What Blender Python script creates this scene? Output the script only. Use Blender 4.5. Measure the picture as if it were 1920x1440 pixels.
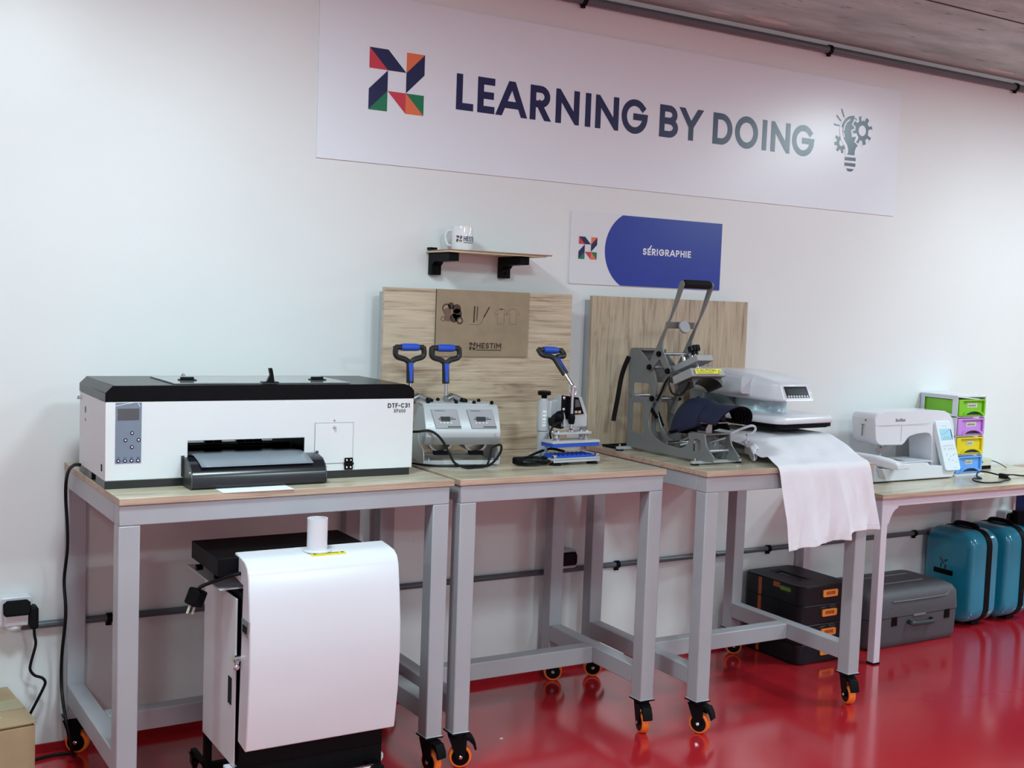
import bpy, bmesh, math, random
from math import sin, cos, pi, radians, sqrt
from mathutils import Vector, Matrix
from mathutils.geometry import tessellate_polygon

for o in list(bpy.data.objects):
    bpy.data.objects.remove(o, do_unlink=True)
random.seed(7)
SC = bpy.context.scene
COL = SC.collection

# ------------------------------------------------------------ camera
cd = bpy.data.cameras.new('camera'); cam = bpy.data.objects.new('camera', cd); COL.objects.link(cam)
cam.location = (0.0, -3.5319, 1.3695)
_R = Matrix.Rotation(-0.5425, 3, 'Z') @ Matrix.Rotation(1.5011, 3, 'X') @ Matrix.Rotation(0.0366, 3, 'Z')
cam.rotation_euler = _R.to_euler()
cd.sensor_fit = 'HORIZONTAL'; cd.sensor_width = 36.0; cd.lens = 36.0 * 2166.4 / 1920.0
cd.clip_start = 0.05; cd.clip_end = 60
SC.camera = cam

# ------------------------------------------------------------ world, exposure, lamps
wd = bpy.data.worlds.new('world'); SC.world = wd; wd.use_nodes = True
wd.node_tree.nodes['Background'].inputs[0].default_value = (0.80, 0.86, 1.0, 1)
wd.node_tree.nodes['Background'].inputs[1].default_value = 0.25
SC.view_settings.view_transform = 'Standard'; SC.view_settings.look = 'None'
SC.view_settings.gamma = 1.0; SC.view_settings.use_curve_mapping = False
SC.view_settings.exposure = 0.24
LAMP_W = 40.0
LAMP_C = (0.735, 0.965, 1.0)
LAMPS = [(0.60, -1.30, 0.60), (4.85, -1.30, 0.66), (-3.1, -1.30, 0.6), (8.6, -1.30, 0.7),
         (1.55, -2.70, 0.78), (5.60, -2.60, 0.75), (-0.9, -4.9, 0.9), (2.9, -5.6, 1.6), (7.2, -4.9, 0.8)]
GLOW = 0.13   # share for a point light added below each lamp, lifts ceiling and upper wall
CEIL = 2.50

# ------------------------------------------------------------ materials
MATS = {}
def mat(name, col, rough=0.5, metal=0.0, var=0.04, scale=8.0, bump=0.0, bscale=60.0, coat=0.0, trans=0.0, emit=None, spec=0.5):
    if name in MATS: return MATS[name]
    m = bpy.data.materials.new(name); m.use_nodes = True; nt = m.node_tree; N = nt.nodes; L = nt.links
    b = N['Principled BSDF']
    tc = N.new('ShaderNodeTexCoord')
    ns = N.new('ShaderNodeTexNoise'); ns.inputs['Scale'].default_value = scale; ns.inputs['Detail'].default_value = 4
    L.new(tc.outputs['Object'], ns.inputs['Vector'])
    r = N.new('ShaderNodeValToRGB')
    r.color_ramp.elements[0].position = 0.3; r.color_ramp.elements[1].position = 0.7
    r.color_ramp.elements[0].color = tuple(c * (1 - var) for c in col) + (1,)
    r.color_ramp.elements[1].color = tuple(min(1, c * (1 + var)) for c in col) + (1,)
    L.new(ns.outputs['Fac'], r.inputs['Fac']); L.new(r.outputs['Color'], b.inputs['Base Color'])
    b.inputs['Roughness'].default_value = rough; b.inputs['Metallic'].default_value = metal
    b.inputs['Coat Weight'].default_value = coat; b.inputs['Coat Roughness'].default_value = 0.1
    b.inputs['Specular IOR Level'].default_value = spec
    if trans: b.inputs['Transmission Weight'].default_value = trans
    if emit:
        b.inputs['Emission Color'].default_value = emit[0] + (1,); b.inputs['Emission Strength'].default_value = emit[1]
    if bump:
        n2 = N.new('ShaderNodeTexNoise'); n2.inputs['Scale'].default_value = bscale; n2.inputs['Detail'].default_value = 3
        L.new(tc.outputs['Object'], n2.inputs['Vector'])
        bp = N.new('ShaderNodeBump'); bp.inputs['Strength'].default_value = bump; bp.inputs['Distance'].default_value = 0.002
        L.new(n2.outputs['Fac'], bp.inputs['Height']); L.new(bp.outputs['Normal'], b.inputs['Normal'])
    MATS[name] = m; return m

def srgb(r, g, b):
    f = lambda c: (c / 255 / 12.92) if c / 255 <= 0.04045 else ((c / 255 + 0.055) / 1.055) ** 2.4
    return (f(r), f(g), f(b))

def wood(name, light, dark, axis, rough=0.45):
    """sonoma oak print: grain stretched along axis"""
    m = bpy.data.materials.new(name); m.use_nodes = True; nt = m.node_tree; N = nt.nodes; L = nt.links
    b = N['Principled BSDF']; tc = N.new('ShaderNodeTexCoord')
    mp = N.new('ShaderNodeMapping')
    st = {'x': (1.6, 14, 14), 'z': (14, 14, 1.6), 'y': (14, 1.6, 14)}[axis]
    mp.inputs['Scale'].default_value = st
    L.new(tc.outputs['Object'], mp.inputs['Vector'])
    n1 = N.new('ShaderNodeTexNoise'); n1.inputs['Scale'].default_value = 2.2; n1.inputs['Detail'].default_value = 8; n1.inputs['Roughness'].default_value = 0.62; n1.inputs['Distortion'].default_value = 1.3
    L.new(mp.outputs['Vector'], n1.inputs['Vector'])
    mp2 = N.new('ShaderNodeMapping'); mp2.inputs['Scale'].default_value = tuple(s * (1.0 if s < 2 else 4.5) for s in st)
    L.new(tc.outputs['Object'], mp2.inputs['Vector'])
    n2 = N.new('ShaderNodeTexNoise'); n2.inputs['Scale'].default_value = 3.0; n2.inputs['Detail'].default_value = 5; n2.inputs['Distortion'].default_value = 0.6
    L.new(mp2.outputs['Vector'], n2.inputs['Vector'])
    mx = N.new('ShaderNodeMath'); mx.operation = 'ADD'
    h1 = N.new('ShaderNodeMath'); h1.operation = 'MULTIPLY'; h1.inputs[1].default_value = 0.55
    h2 = N.new('ShaderNodeMath'); h2.operation = 'MULTIPLY'; h2.inputs[1].default_value = 0.45
    L.new(n1.outputs['Fac'], h1.inputs[0]); L.new(n2.outputs['Fac'], h2.inputs[0])
    L.new(h1.outputs[0], mx.inputs[0]); L.new(h2.outputs[0], mx.inputs[1])
    r = N.new('ShaderNodeValToRGB'); e = r.color_ramp.elements
    e[0].position = 0.36; e[0].color = dark + (1,); e[1].position = 0.60; e[1].color = light + (1,)
    k = r.color_ramp.elements.new(0.47); k.color = tuple(a * 0.35 + c * 0.65 for a, c in zip(dark, light)) + (1,)
    L.new(mx.outputs[0], r.inputs['Fac']); L.new(r.outputs['Color'], b.inputs['Base Color'])
    bp = N.new('ShaderNodeBump'); bp.inputs['Strength'].default_value = 0.15; bp.inputs['Distance'].default_value = 0.001
    L.new(mx.outputs[0], bp.inputs['Height']); L.new(bp.outputs['Normal'], b.inputs['Normal'])
    b.inputs['Roughness'].default_value = rough
    MATS[name] = m; return m

GREY = mat('grey_paint', srgb(170, 171, 178), 0.38, 0.0, 0.05, 5, 0.05, 40)
OAKX = wood('oak_grain_x', srgb(208, 188, 164), srgb(150, 126, 106), 'x', 0.35)
OAKT = wood('oak_tabletop', srgb(206, 196, 174), srgb(160, 143, 120), 'x', 0.22)
OAKE = wood('oak_edge', srgb(196, 170, 150), srgb(150, 122, 104), 'x', 0.5)
OAKZ = wood('oak_grain_z', srgb(196, 177, 154), srgb(140, 118, 98), 'z', 0.4)
WHITE = mat('white_powder_coat', srgb(220, 222, 226), 0.38, 0, 0.015, 4, 0.04, 200)
WPLAS = mat('white_plastic', srgb(222, 222, 230), 0.25, 0, 0.015, 4)
GPLAS = mat('pale_grey_plastic', srgb(192, 192, 200), 0.4, 0, 0.02, 4)
BLACK = mat('black_gloss', (0.003, 0.003, 0.004), 0.25, 0, 0.1, 6, spec=0.12)
BLKM = mat('black_matt', (0.004, 0.004, 0.005), 0.5, 0, 0.1, 12, 0.1, 80, spec=0.1)
RUBBER = mat('black_rubber', (0.005, 0.005, 0.006), 0.7, 0, 0.1, 20, spec=0.2)
CABLE = mat('black_cable', (0.003, 0.003, 0.004), 0.42, 0, 0.1, 20, spec=0.25)
CHROME = mat('chrome', (0.75, 0.76, 0.78), 0.16, 1.0, 0.03, 10)
STEEL = mat('steel', (0.45, 0.46, 0.48), 0.35, 1.0, 0.05, 30)
SILV = mat('silver_paint', srgb(188, 191, 196), 0.36, 0.15, 0.03, 12, 0.06, 150)
SILVD = mat('silver_grey_plate', srgb(156, 157, 161), 0.42, 0.1, 0.04, 12, 0.06, 150)
PRESSG = mat('press_grey_enamel', srgb(118, 119, 120), 0.42, 0.1, 0.04, 10, 0.05, 120)
BLUE = mat('blue_rubber', srgb(30, 78, 190), 0.5, 0, 0.05, 20)
ORANGE = mat('orange_polyurethane', srgb(250, 118, 36), 0.4, 0, 0.04, 12)
ORANGEP = mat('orange_plastic', srgb(245, 150, 62), 0.45, 0, 0.04, 12)
ORANGED = mat('orange_recess', srgb(190, 88, 30), 0.55, 0, 0.04, 12)
NAVYINK = mat('navy_print', srgb(30, 36, 82), 0.30, 0, 0.03, 6)
REDINK = mat('red_print', srgb(205, 62, 80), 0.3, 0, 0.03, 6)
ORGINK = mat('orange_print', srgb(232, 118, 78), 0.3, 0, 0.03, 6)
GRNINK = mat('green_print', srgb(30, 122, 84), 0.3, 0, 0.03, 6)
BLUEINK = mat('blue_print', srgb(34, 56, 158), 0.3, 0, 0.03, 4)
BLKINK = mat('black_print', (0.02, 0.02, 0.025), 0.5, 0, 0.03, 6)
GREYINK = mat('grey_print', srgb(110, 112, 120), 0.5, 0, 0.03, 6)
WHTINK = mat('white_print', srgb(236, 236, 240), 0.4, 0, 0.01, 6)
BANNER = mat('banner_board', srgb(232, 236, 245), 0.30, 0, 0.01, 2)
SIGNW = mat('sign_board', srgb(226, 226, 232), 0.28, 0, 0.01, 2)
MDF = mat('mdf_board', srgb(152, 132, 108), 0.6, 0, 0.09, 18, 0.1, 200)
BURN = mat('burnt_engraving', srgb(70, 50, 42), 0.8, 0, 0.2, 60)
BURNL = mat('light_engraving', srgb(112, 88, 74), 0.8, 0, 0.15, 60)
MDFE = mat('burnt_edge', srgb(78, 52, 44), 0.8, 0, 0.2, 60)
PIPEM = mat('grey_conduit', srgb(92, 96, 104), 0.4, 0, 0.05, 8)
CARD = mat('cardboard', srgb(172, 148, 116), 0.75, 0, 0.08, 14, 0.1, 90)
TAPE = mat('brown_tape', srgb(168, 156, 122), 0.25, 0, 0.10, 10)
TAPEW = mat('clear_tape', srgb(214, 212, 208), 0.12, 0, 0.10, 18)
YELLOW = mat('yellow_label', srgb(236, 228, 40), 0.45, 0, 0.03, 12)
NAVYC = mat('navy_twill', srgb(15, 24, 54), 0.85, 0, 0.15, 60, 0.3, 500)
NAVYD = mat('navy_lining', srgb(5, 6, 14), 0.9, 0, 0.15, 60, spec=0.1)
TEE = mat('white_cotton', srgb(236, 234, 242), 0.85, 0, 0.015, 30, 0.12, 600)
TEEG = mat('grey_cotton', srgb(120, 122, 126), 0.85, 0, 0.05, 30, 0.12, 600)
FROST = mat('frosted_film', srgb(122, 128, 138), 0.3, 0, 0.06, 12)
PAPER = mat('white_paper', srgb(238, 238, 240), 0.6, 0, 0.01, 12)
PANELB = mat('panel_grey_blue', srgb(118, 128, 146), 0.3, 0, 0.03, 6)
LCDM = mat('lcd_dark', srgb(84, 84, 88), 0.12, 0, 0.08, 10)
LCDK = mat('lcd_black', srgb(18, 20, 28), 0.1, 0, 0.08, 10)
LCDC = mat('lcd_cyan', srgb(160, 208, 226), 0.2, 0, 0.02, 10, emit=(srgb(160, 208, 226), 0.12))
CPANEL = mat('cyan_white_panel', srgb(226, 236, 244), 0.25, 0, 0.02, 10)
TEAL = mat('teal_shell', srgb(30, 132, 162), 0.22, 0, 0.05, 5, 0.05, 200, coat=0.4)
TEALD = mat('teal_shell_print', srgb(12, 50, 66), 0.4, 0, 0.05, 5)
CASEG = mat('charcoal_shell', srgb(76, 76, 82), 0.55, 0, 0.08, 80, 0.35, 260)
CASEGL = mat('charcoal_trim', srgb(116, 116, 122), 0.5, 0, 0.05, 80)
STACKM = mat('dark_case_plastic', srgb(15, 15, 22), 0.42, 0, 0.06, 20, 0.08, 300, spec=0.3)
STACKD = mat('dark_case_recess', srgb(14, 14, 18), 0.5, 0, 0.06, 20)
LIMEP = mat('lime_sticker', srgb(110, 150, 40), 0.5, 0, 0.05, 20)
DESKB = mat('dark_blue_panel', srgb(14, 24, 110), 0.4, 0, 0.05, 10)
WMETAL = mat('white_table_frame', srgb(214, 206, 218), 0.35, 0, 0.02, 8)
PALEBLUE = mat('pale_blue_metal', srgb(176, 196, 204), 0.3, 0.1, 0.03, 8)
DRG = mat('drawer_green', srgb(126, 194, 40), 0.35, 0, 0.03, 8)
DRP = mat('drawer_lilac', srgb(198, 138, 218), 0.35, 0, 0.03, 8)
DRY = mat('drawer_yellow', srgb(226, 204, 34), 0.35, 0, 0.03, 8)
DRB = mat('drawer_blue', srgb(110, 168, 234), 0.35, 0, 0.03, 8)
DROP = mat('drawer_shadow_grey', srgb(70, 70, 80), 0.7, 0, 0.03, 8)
CREAM = mat('cream_label', srgb(206, 206, 190), 0.5, 0, 0.03, 20)
MAROON = mat('maroon_switch', srgb(110, 24, 40), 0.4, 0, 0.05, 20)
DIFFU = mat('lamp_diffuser', srgb(240, 244, 250), 0.6, 0, 0.01, 4, emit=((0.95, 0.98, 1.0), 3.0))

# ------------------------------------------------------------ mesh builder
class MB:
    def __init__(s): s.bm = bmesh.new(); s.mi = 0; s.M = None
    def V(s, p):
        p = Vector(p)
        if s.M is not None: p = s.M @ p
        return s.bm.verts.new(p)
    def F(s, vs):
        try:
            f = s.bm.faces.new(vs); f.material_index = s.mi; return f
        except ValueError: return None
    def face(s, pts): return s.F([s.V(p) for p in pts])
    def box(s, x0, x1, y0, y1, z0, z1):
        v = [s.V((x, y, z)) for z in (z0, z1) for x, y in ((x0, y0), (x1, y0), (x1, y1), (x0, y1))]
        for q in ((3, 2, 1, 0), (4, 5, 6, 7), (0, 1, 5, 4), (1, 2, 6, 5), (2, 3, 7, 6), (3, 0, 4, 7)): s.F([v[i] for i in q])
        return s
    def hexa(s, a, b):
        v = [s.V(p) for p in list(a) + list(b)]
        for q in ((3, 2, 1, 0), (4, 5, 6, 7), (0, 1, 5, 4), (1, 2, 6, 5), (2, 3, 7, 6), (3, 0, 4, 7)): s.F([v[i] for i in q])
        return s
    def prism(s, poly, ax, a, b, holes=()):
        def P(p, t):
            return {'x': (t, p[0], p[1]), 'y': (p[0], t, p[1]), 'z': (p[0], p[1], t)}[ax]
        loops = [list(poly)] + [list(h) for h in holes]
        flat = [p for l in loops for p in l]
        tris = tessellate_polygon([[Vector((p[0], p[1], 0)) for p in l] for l in loops])
        va = [s.V(P(p, a)) for p in flat]; vb = [s.V(P(p, b)) for p in flat]
        if len(loops) == 1 and len(poly) <= 64 and _convex(poly):
            s.F(va); s.F(vb[::-1])
        else:
            for t in tris: s.F([va[i] for i in t]); s.F([vb[i] for i in reversed(t)])
        k = 0
        for l in loops:
            n = len(l)
            for i in range(n): s.F([va[k + i], va[k + (i + 1) % n], vb[k + (i + 1) % n], vb[k + i]])
            k += n
        return s
    def loft(s, rings, cap=True, close=True):
        R = [[s.V(p) for p in r] for r in rings]
        n = len(R[0])
        for a, b in zip(R, R[1:]):
            for i in range(n if close else n - 1): s.F([a[i], a[(i + 1) % n], b[(i + 1) % n], b[i]])
        if cap: s.F(R[0][::-1]); s.F(R[-1])
        return s
    def cyl(s, p0, p1, r, r2=None, n=20):
        p0 = Vector(p0); p1 = Vector(p1); r2 = r if r2 is None else r2
        d = (p1 - p0).normalized(); u = d.orthogonal().normalized(); w = d.cross(u)
        ring = lambda c, q: [c + u * (q * cos(2 * pi * i / n)) + w * (q * sin(2 * pi * i / n)) for i in range(n)]
        return s.loft([ring(p0, r), ring(p1, r2)])
    def rings(s, p0, d, prof, n=24, cap=True):
        """profile [(radius, distance along d)] revolved about the line p0 + t d"""
        p0 = Vector(p0); d = Vector(d).normalized(); u = d.orthogonal().normalized(); w = d.cross(u)
        R = [[p0 + d * t + u * (q * cos(2 * pi * i / n)) + w * (q * sin(2 * pi * i / n)) for i in range(n)] for q, t in prof]
        return s.loft(R, cap)
    def tube(s, pts, r, n=8, res=6, closed=False, sq=1.0):
        P = [Vector(p) for p in pts]; Q = []
        m = len(P)
        if res > 1:
            for i in range(m if closed else m - 1):
                if closed: a, b, c, d = P[(i - 1) % m], P[i], P[(i + 1) % m], P[(i + 2) % m]
                else: a, b, c, d = P[max(i - 1, 0)], P[i], P[i + 1], P[min(i + 2, m - 1)]
                for k in range(res):
                    t = k / res
                    Q.append(0.5 * ((2 * b) + (c - a) * t + (2 * a - 5 * b + 4 * c - d) * t * t + (3 * b - a - 3 * c + d) * t ** 3))
            if not closed: Q.append(P[-1])
        else: Q = P
        k = len(Q); up = None; R = []
        for i in range(k):
            t = (Q[(i + 1) % k] - Q[i - 1]) if closed else (Q[min(i + 1, k - 1)] - Q[max(i - 1, 0)])
            if t.length < 1e-9: t = Vector((0, 0, 1))
            t.normalize()
            if up is None: up = t.orthogonal().normalized()
            else:
                up = up - t * up.dot(t)
                up = up.normalized() if up.length > 1e-6 else t.orthogonal().normalized()
            w = t.cross(up)
            R.append([Q[i] + up * (r * cos(2 * pi * j / n)) + w * (r * sq * sin(2 * pi * j / n)) for j in range(n)])
        if closed: R.append(R[0]); return s.loft(R, False)
        return s.loft(R)
    def ball(s, c, r, sx=1, sy=1, sz=1, n=16, m=8, a0=-90, a1=90):
        R = []
        for j in range(m + 1):
            a = radians(a0 + (a1 - a0) * j / m); q = max(cos(a), 1e-3)
            R.append([(c[0] + r * sx * q * cos(2 * pi * i / n), c[1] + r * sy * q * sin(2 * pi * i / n), c[2] + r * sz * sin(a)) for i in range(n)])
        return s.loft(R)
    def grid(s, fn, nu, nv, thick=0.0):
        G = [[s.V(fn(i / nu, j / nv)) for j in range(nv + 1)] for i in range(nu + 1)]
        for i in range(nu):
            for j in range(nv): s.F([G[i][j], G[i + 1][j], G[i + 1][j + 1], G[i][j + 1]])
        return s
    def mesh(s, name, mats, inv=None, recalc=True, ang=0.6):
        if recalc: bmesh.ops.recalc_face_normals(s.bm, faces=s.bm.faces[:])
        if inv is not None: bmesh.ops.transform(s.bm, matrix=inv, verts=s.bm.verts[:])
        me = bpy.data.meshes.new(name); s.bm.to_mesh(me); s.bm.free()
        for m in (mats if isinstance(mats, (list, tuple)) else [mats]): me.materials.append(m)
        if len(me.polygons):
            me.polygons.foreach_set('use_smooth', [True] * len(me.polygons))
            me.set_sharp_from_angle(angle=ang)
        return me

def _convex(p):
    n = len(p); sg = 0
    for i in range(n):
        a, b, c = p[i], p[(i + 1) % n], p[(i + 2) % n]
        z = (b[0] - a[0]) * (c[1] - b[1]) - (b[1] - a[1]) * (c[0] - b[0])
        if abs(z) < 1e-12: continue
        if sg == 0: sg = 1 if z > 0 else -1
        elif (z > 0) != (sg > 0): return False
    return True

def rrect(x0, x1, y0, y1, r, n=5):
    if not isinstance(r, (list, tuple)): r = (r,) * 4     # bl, br, tr, tl
    P = []
    for (cx, cy, a, q) in ((x0 + r[0], y0 + r[0], 180, r[0]), (x1 - r[1], y0 + r[1], 270, r[1]), (x1 - r[2], y1 - r[2], 0, r[2]), (x0 + r[3], y1 - r[3], 90, r[3])):
        if q <= 0: P.append((cx, cy)); continue
        for i in range(n + 1):
            t = radians(a + 90 * i / n); P.append((cx + q * cos(t), cy + q * sin(t)))
    return P
def circ(cx, cy, r, n=24, ry=None, a0=0):
    ry = r if ry is None else ry
    return [(cx + r * cos(2 * pi * i / n + a0), cy + ry * sin(2 * pi * i / n + a0)) for i in range(n)]

def bev(o, w, seg=2):
    m = o.modifiers.new('bevel', 'BEVEL'); m.width = w; m.segments = seg; m.limit_method = 'ANGLE'; m.angle_limit = radians(40)
    m.harden_normals = False
def solid(o, t, off=-1, mo=0):
    m = o.modifiers.new('solidify', 'SOLIDIFY'); m.thickness = t; m.offset = off; m.material_offset = mo
def subs(o, l=1):
    m = o.modifiers.new('subsurf', 'SUBSURF'); m.levels = l; m.render_levels = l

class Thing:
    def __init__(s, name, label, cat, loc=(0, 0, 0), rz=0, group=None):
        o = bpy.data.objects.new(name, None); COL.objects.link(o)
        o.location = loc; o.rotation_euler = (0, 0, rz); o.empty_display_size = 0.05
        o['label'] = label; o['category'] = cat
        if group: o['group'] = group
        s.o = o; s.inv = (Matrix.Translation(Vector(loc)) @ Matrix.Rotation(rz, 4, 'Z')).inverted()
    def part(s, name, mb, mats, parent=None, bevel=0, label=None, local=False, recalc=True, ang=0.6, seg=2):
        me = mb.mesh(name, mats, None if local else s.inv, recalc, ang)
        o = bpy.data.objects.new(name, me); COL.objects.link(o); o.parent = parent or s.o
        if bevel: bev(o, bevel, seg)
        if label: o['label'] = label
        return o

def single(name, mb, mats, label, cat, group=None, bevel=0, recalc=True, kind=None, ang=0.6, seg=2):
    bm = mb.bm; xs = [v.co for v in bm.verts]
    c = Vector(((min(v.x for v in xs) + max(v.x for v in xs)) / 2, (min(v.y for v in xs) + max(v.y for v in xs)) / 2, min(v.z for v in xs)))
    me = mb.mesh(name, mats, Matrix.Translation(-c), recalc, ang)
    o = bpy.data.objects.new(name, me); COL.objects.link(o); o.location = c
    if kind: o['kind'] = kind
    if label: o['label'] = label
    if cat: o['category'] = cat
    if group: o['group'] = group
    if bevel: bev(o, bevel, seg)
    return o

# ------------------------------------------------------------ stroke lettering
def arc(cx, cy, rx, ry, a0, a1, n=14):
    return [(cx + rx * cos(radians(a0 + (a1 - a0) * i / n)), cy + ry * sin(radians(a0 + (a1 - a0) * i / n))) for i in range(n + 1)]
S_ = arc(.5, .75, .46, .25, 25, 270, 12) + arc(.5, .25, .5, .25, 90, -155, 12)[1:]
GL = {
 'L': (.56, [[(0, 1), (0, 0), (1, 0)]]), 'E': (.58, [[(1, 1), (0, 1), (0, 0), (1, 0)], [(0, .5), (.92, .5)]]),
 'F': (.55, [[(1, 1), (0, 1), (0, 0)], [(0, .5), (.9, .5)]]),
 'A': (.86, [[(-.12, -.12), (.5, 1.12), (1.12, -.12)], [(.22, .28), (.78, .28)]]),
 'R': (.68, [[(0, 0), (0, 1), (.5, 1)] + arc(.5, .73, .46, .27, 90, -90)[1:] + [(0, .46)], [(.42, .46), (1.06, -.15)]]),
 'N': (.80, [[(0, 0), (0, 1), (1, 0), (1, 1)]]), 'I': (0, [[(0, 0), (0, 1)]]),
 'G': (.92, [arc(.5, .5, .5, .5, 42, 360, 26) + [(.56, .5)]]),
 'B': (.70, [[(0, 0), (0, 1), (.5, 1)] + arc(.5, .76, .42, .24, 90, -90)[1:] + [(0, .52)], [(.4, .52), (.5, .52)] + arc(.5, .26, .5, .26, 90, -90)[1:] + [(0, 0)]]),
 'Y': (.80, [[(-.1, 1.12), (.5, .42), (1.1, 1.12)], [(.5, .42), (.5, 0)]]),
 'D': (.80, [[(0, 0), (0, 1), (.4, 1)] + arc(.4, .5, .6, .5, 90, -90, 18)[1:] + [(0, 0)]]),
 'O': (.98, [arc(.5, .5, .5, .5, 0, 360, 32)]), 'C': (.82, [arc(.5, .5, .5, .5, 45, 315, 22)]),
 'S': (.62, [S_]), 'P': (.64, [[(0, 0), (0, 1), (.5, 1)] + arc(.5, .73, .5, .27, 90, -90)[1:] + [(0, .46)]]),
 'H': (.74, [[(0, 0), (0, 1)], [(1, 0), (1, 1)], [(0, .5), (1, .5)]]), 'T': (.62, [[(0, 1), (1, 1)], [(.5, 1), (.5, 0)]]),
 'i': (0, [[(0, 0), (0, .66)], [(0, .97), (0, 1)]]),
 'M': (.90, [[(0, 0), (0, 1), (.5, .35), (1, 1), (1, 0)]]), 'X': (.7, [[(-.1, -.12), (1.1, 1.12)], [(-.1, 1.12), (1.1, -.12)]]),
 'U': (.72, [[(0, 1), (0, .4)] + arc(.5, .4, .5, .4, 180, 360, 14)[1:] + [(1, 1)]]),
 '0': (.62, [arc(.5, .5, .5, .5, 0, 360, 24)]), '1': (.3, [[(0, .8), (1, 1), (1, 0)]]),
 '3': (.6, [arc(.45, .75, .5, .25, 150, -90, 12), arc(.45, .25, .55, .25, 90, -150, 12)]),
 '6': (.62, [[(.75, 1), (.1, .5)] , arc(.5, .3, .5, .3, 0, 360, 20)]), '-': (.4, [[(0, .5), (1, .5)]]),
 'b': (.5, [[(0, 1), (0, 0)], arc(.5, .32, .5, .32, 0, 360, 16)]), 'r': (.3, [[(0, 0), (0, .62)], [(0, .4), (.4, .6), (1, .62)]]),
 'o': (.5, [arc(.5, .32, .5, .32, 0, 360, 16)]), 't': (.3, [[(.4, .95), (.4, 0), (1, 0)], [(0, .62), (1, .62)]]),
 'h': (.5, [[(0, 0), (0, 1)], [(0, .4)] + arc(.5, .35, .5, .3, 160, 0, 8) + [(1, 0)]]),
 'e': (.5, [[(0, .34), (1, .34)] + arc(.5, .32, .5, .32, 5, 320, 14)[1:]]), ' ': (.3, []),
}
FC = [0]
def face2(mb, poly, fn):
    a = sum(poly[i - 1][0] * poly[i][1] - poly[i][0] * poly[i - 1][1] for i in range(len(poly)))
    if a < 0: poly = poly[::-1]
    P = [Vector(fn(*p)) for p in poly]; FC[0] = (FC[0] + 1) % 12
    n = (P[1] - P[0]).cross(P[2] - P[0])
    n = n.normalized() * (FC[0] * 2.5e-5) if n.length > 1e-12 else Vector((0, 0, 0))
    return mb.face([p + n for p in P])
def clipy(poly, lo, hi):
    for sgn, lim in ((1, hi), (-1, -lo)):
        out = []
        for i in range(len(poly)):
            a, b = poly[i - 1], poly[i]; fa, fb = sgn * a[1] <= lim + 1e-9, sgn * b[1] <= lim + 1e-9
            if fa != fb:
                t = (lim * sgn - a[1]) / (b[1] - a[1]); out.append((a[0] + (b[0] - a[0]) * t, lim * sgn))
            if fb: out.append(b)
        poly = out
        if len(poly) < 3: return []
    return poly
def ribbon(pts, t, caps=True):
    """mitred stroke -> list of quads"""
    P = [Vector(p) for p in pts]; n = len(P)
    closed = (P[0] - P[-1]).length < 1e-6
    if closed: P = P[:-1]; n -= 1
    if n < 2: return []
    if caps and not closed:
        P[0] = P[0] + (P[0] - P[1]).normalized() * (t / 2); P[-1] = P[-1] + (P[-1] - P[-2]).normalized() * (t / 2)
    Lp, Rp = [], []
    for i in range(n):
        if closed: d0 = (P[i] - P[i - 1]).normalized(); d1 = (P[(i + 1) % n] - P[i]).normalized()
        else:
            d1 = (P[min(i + 1, n - 1)] - P[min(i, n - 2)]).normalized(); d0 = (P[max(i, 1)] - P[max(i - 1, 0)]).normalized()
        n0 = Vector((-d0.y, d0.x)); n1 = Vector((-d1.y, d1.x)); m = n0 + n1
        m = m.normalized() if m.length > 1e-6 else n0
        k = t / 2 / max(m.dot(n0), 0.22)
        Lp.append(P[i] + m * k); Rp.append(P[i] - m * k)
    return [[tuple(Lp[i]), tuple(Lp[(i + 1) % n]), tuple(Rp[(i + 1) % n]), tuple(Rp[i])] for i in range(n if closed else n - 1)]
def glyph(mb, ch, x0, x1, z0, h, t, fn):
    w = x1 - x0
    for st in GL[ch][1]:
        pts = [(x0 + t / 2 + p[0] * (w - t), z0 + t / 2 + p[1] * (h - t)) for p in st]
        for q in ribbon(pts, t):
            q = clipy(q, z0, z0 + h)
            if len(q) >= 3: face2(mb, q, fn)
def text(mb, s, x0, x1, z0, h, fn, tk=0.19, gap=0.13):
    """fits the string between x0 and x1"""
    ws = [GL[c][0] + (tk if c in 'Ii' else 0) for c in s]
    tot = sum(ws) + gap * (len(s) - 1); k = (x1 - x0) / (tot * h); x = x0
    for c, w in zip(s, ws):
        ww = w * h * k
        if c != ' ': glyph(mb, c, x, x + max(ww, tk * h * min(k, 1)), z0, h, tk * h, fn)
        x += ww + gap * h * k
def logo(mb, x0, z0, sx, sz, fn, mono=None):
    """pinwheel mark on a 3 x 3 grid; material slots: 1 navy 2 red 3 orange 4 green"""
    T = [(1, ((0, 3), (1, 3), (2, 2), (1, 2))), (2, ((0, 3), (1, 2), (0, 2))), (3, ((2, 3), (3, 3), (2, 2))),
         (1, ((3, 3), (3, 2), (2, 1), (2, 2))), (1, ((1, 2), (1, 1), (0, 0), (0, 1))), (4, ((1, 1), (1, 0), (0, 0))),
         (2, ((1, 1), (2, 1), (2, 0))), (3, ((2, 1), (3, 0), (2, 0))), (4, ((2, 1), (3, 1), (3, 0)))]
    for m, p in T:
        mb.mi = mono if mono is not None else m
        face2(mb, [(x0 + a * sx / 3, z0 + c * sz / 3) for a, c in p], fn)
INKS = [SIGNW, NAVYINK, REDINK, ORGINK, GRNINK]
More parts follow.
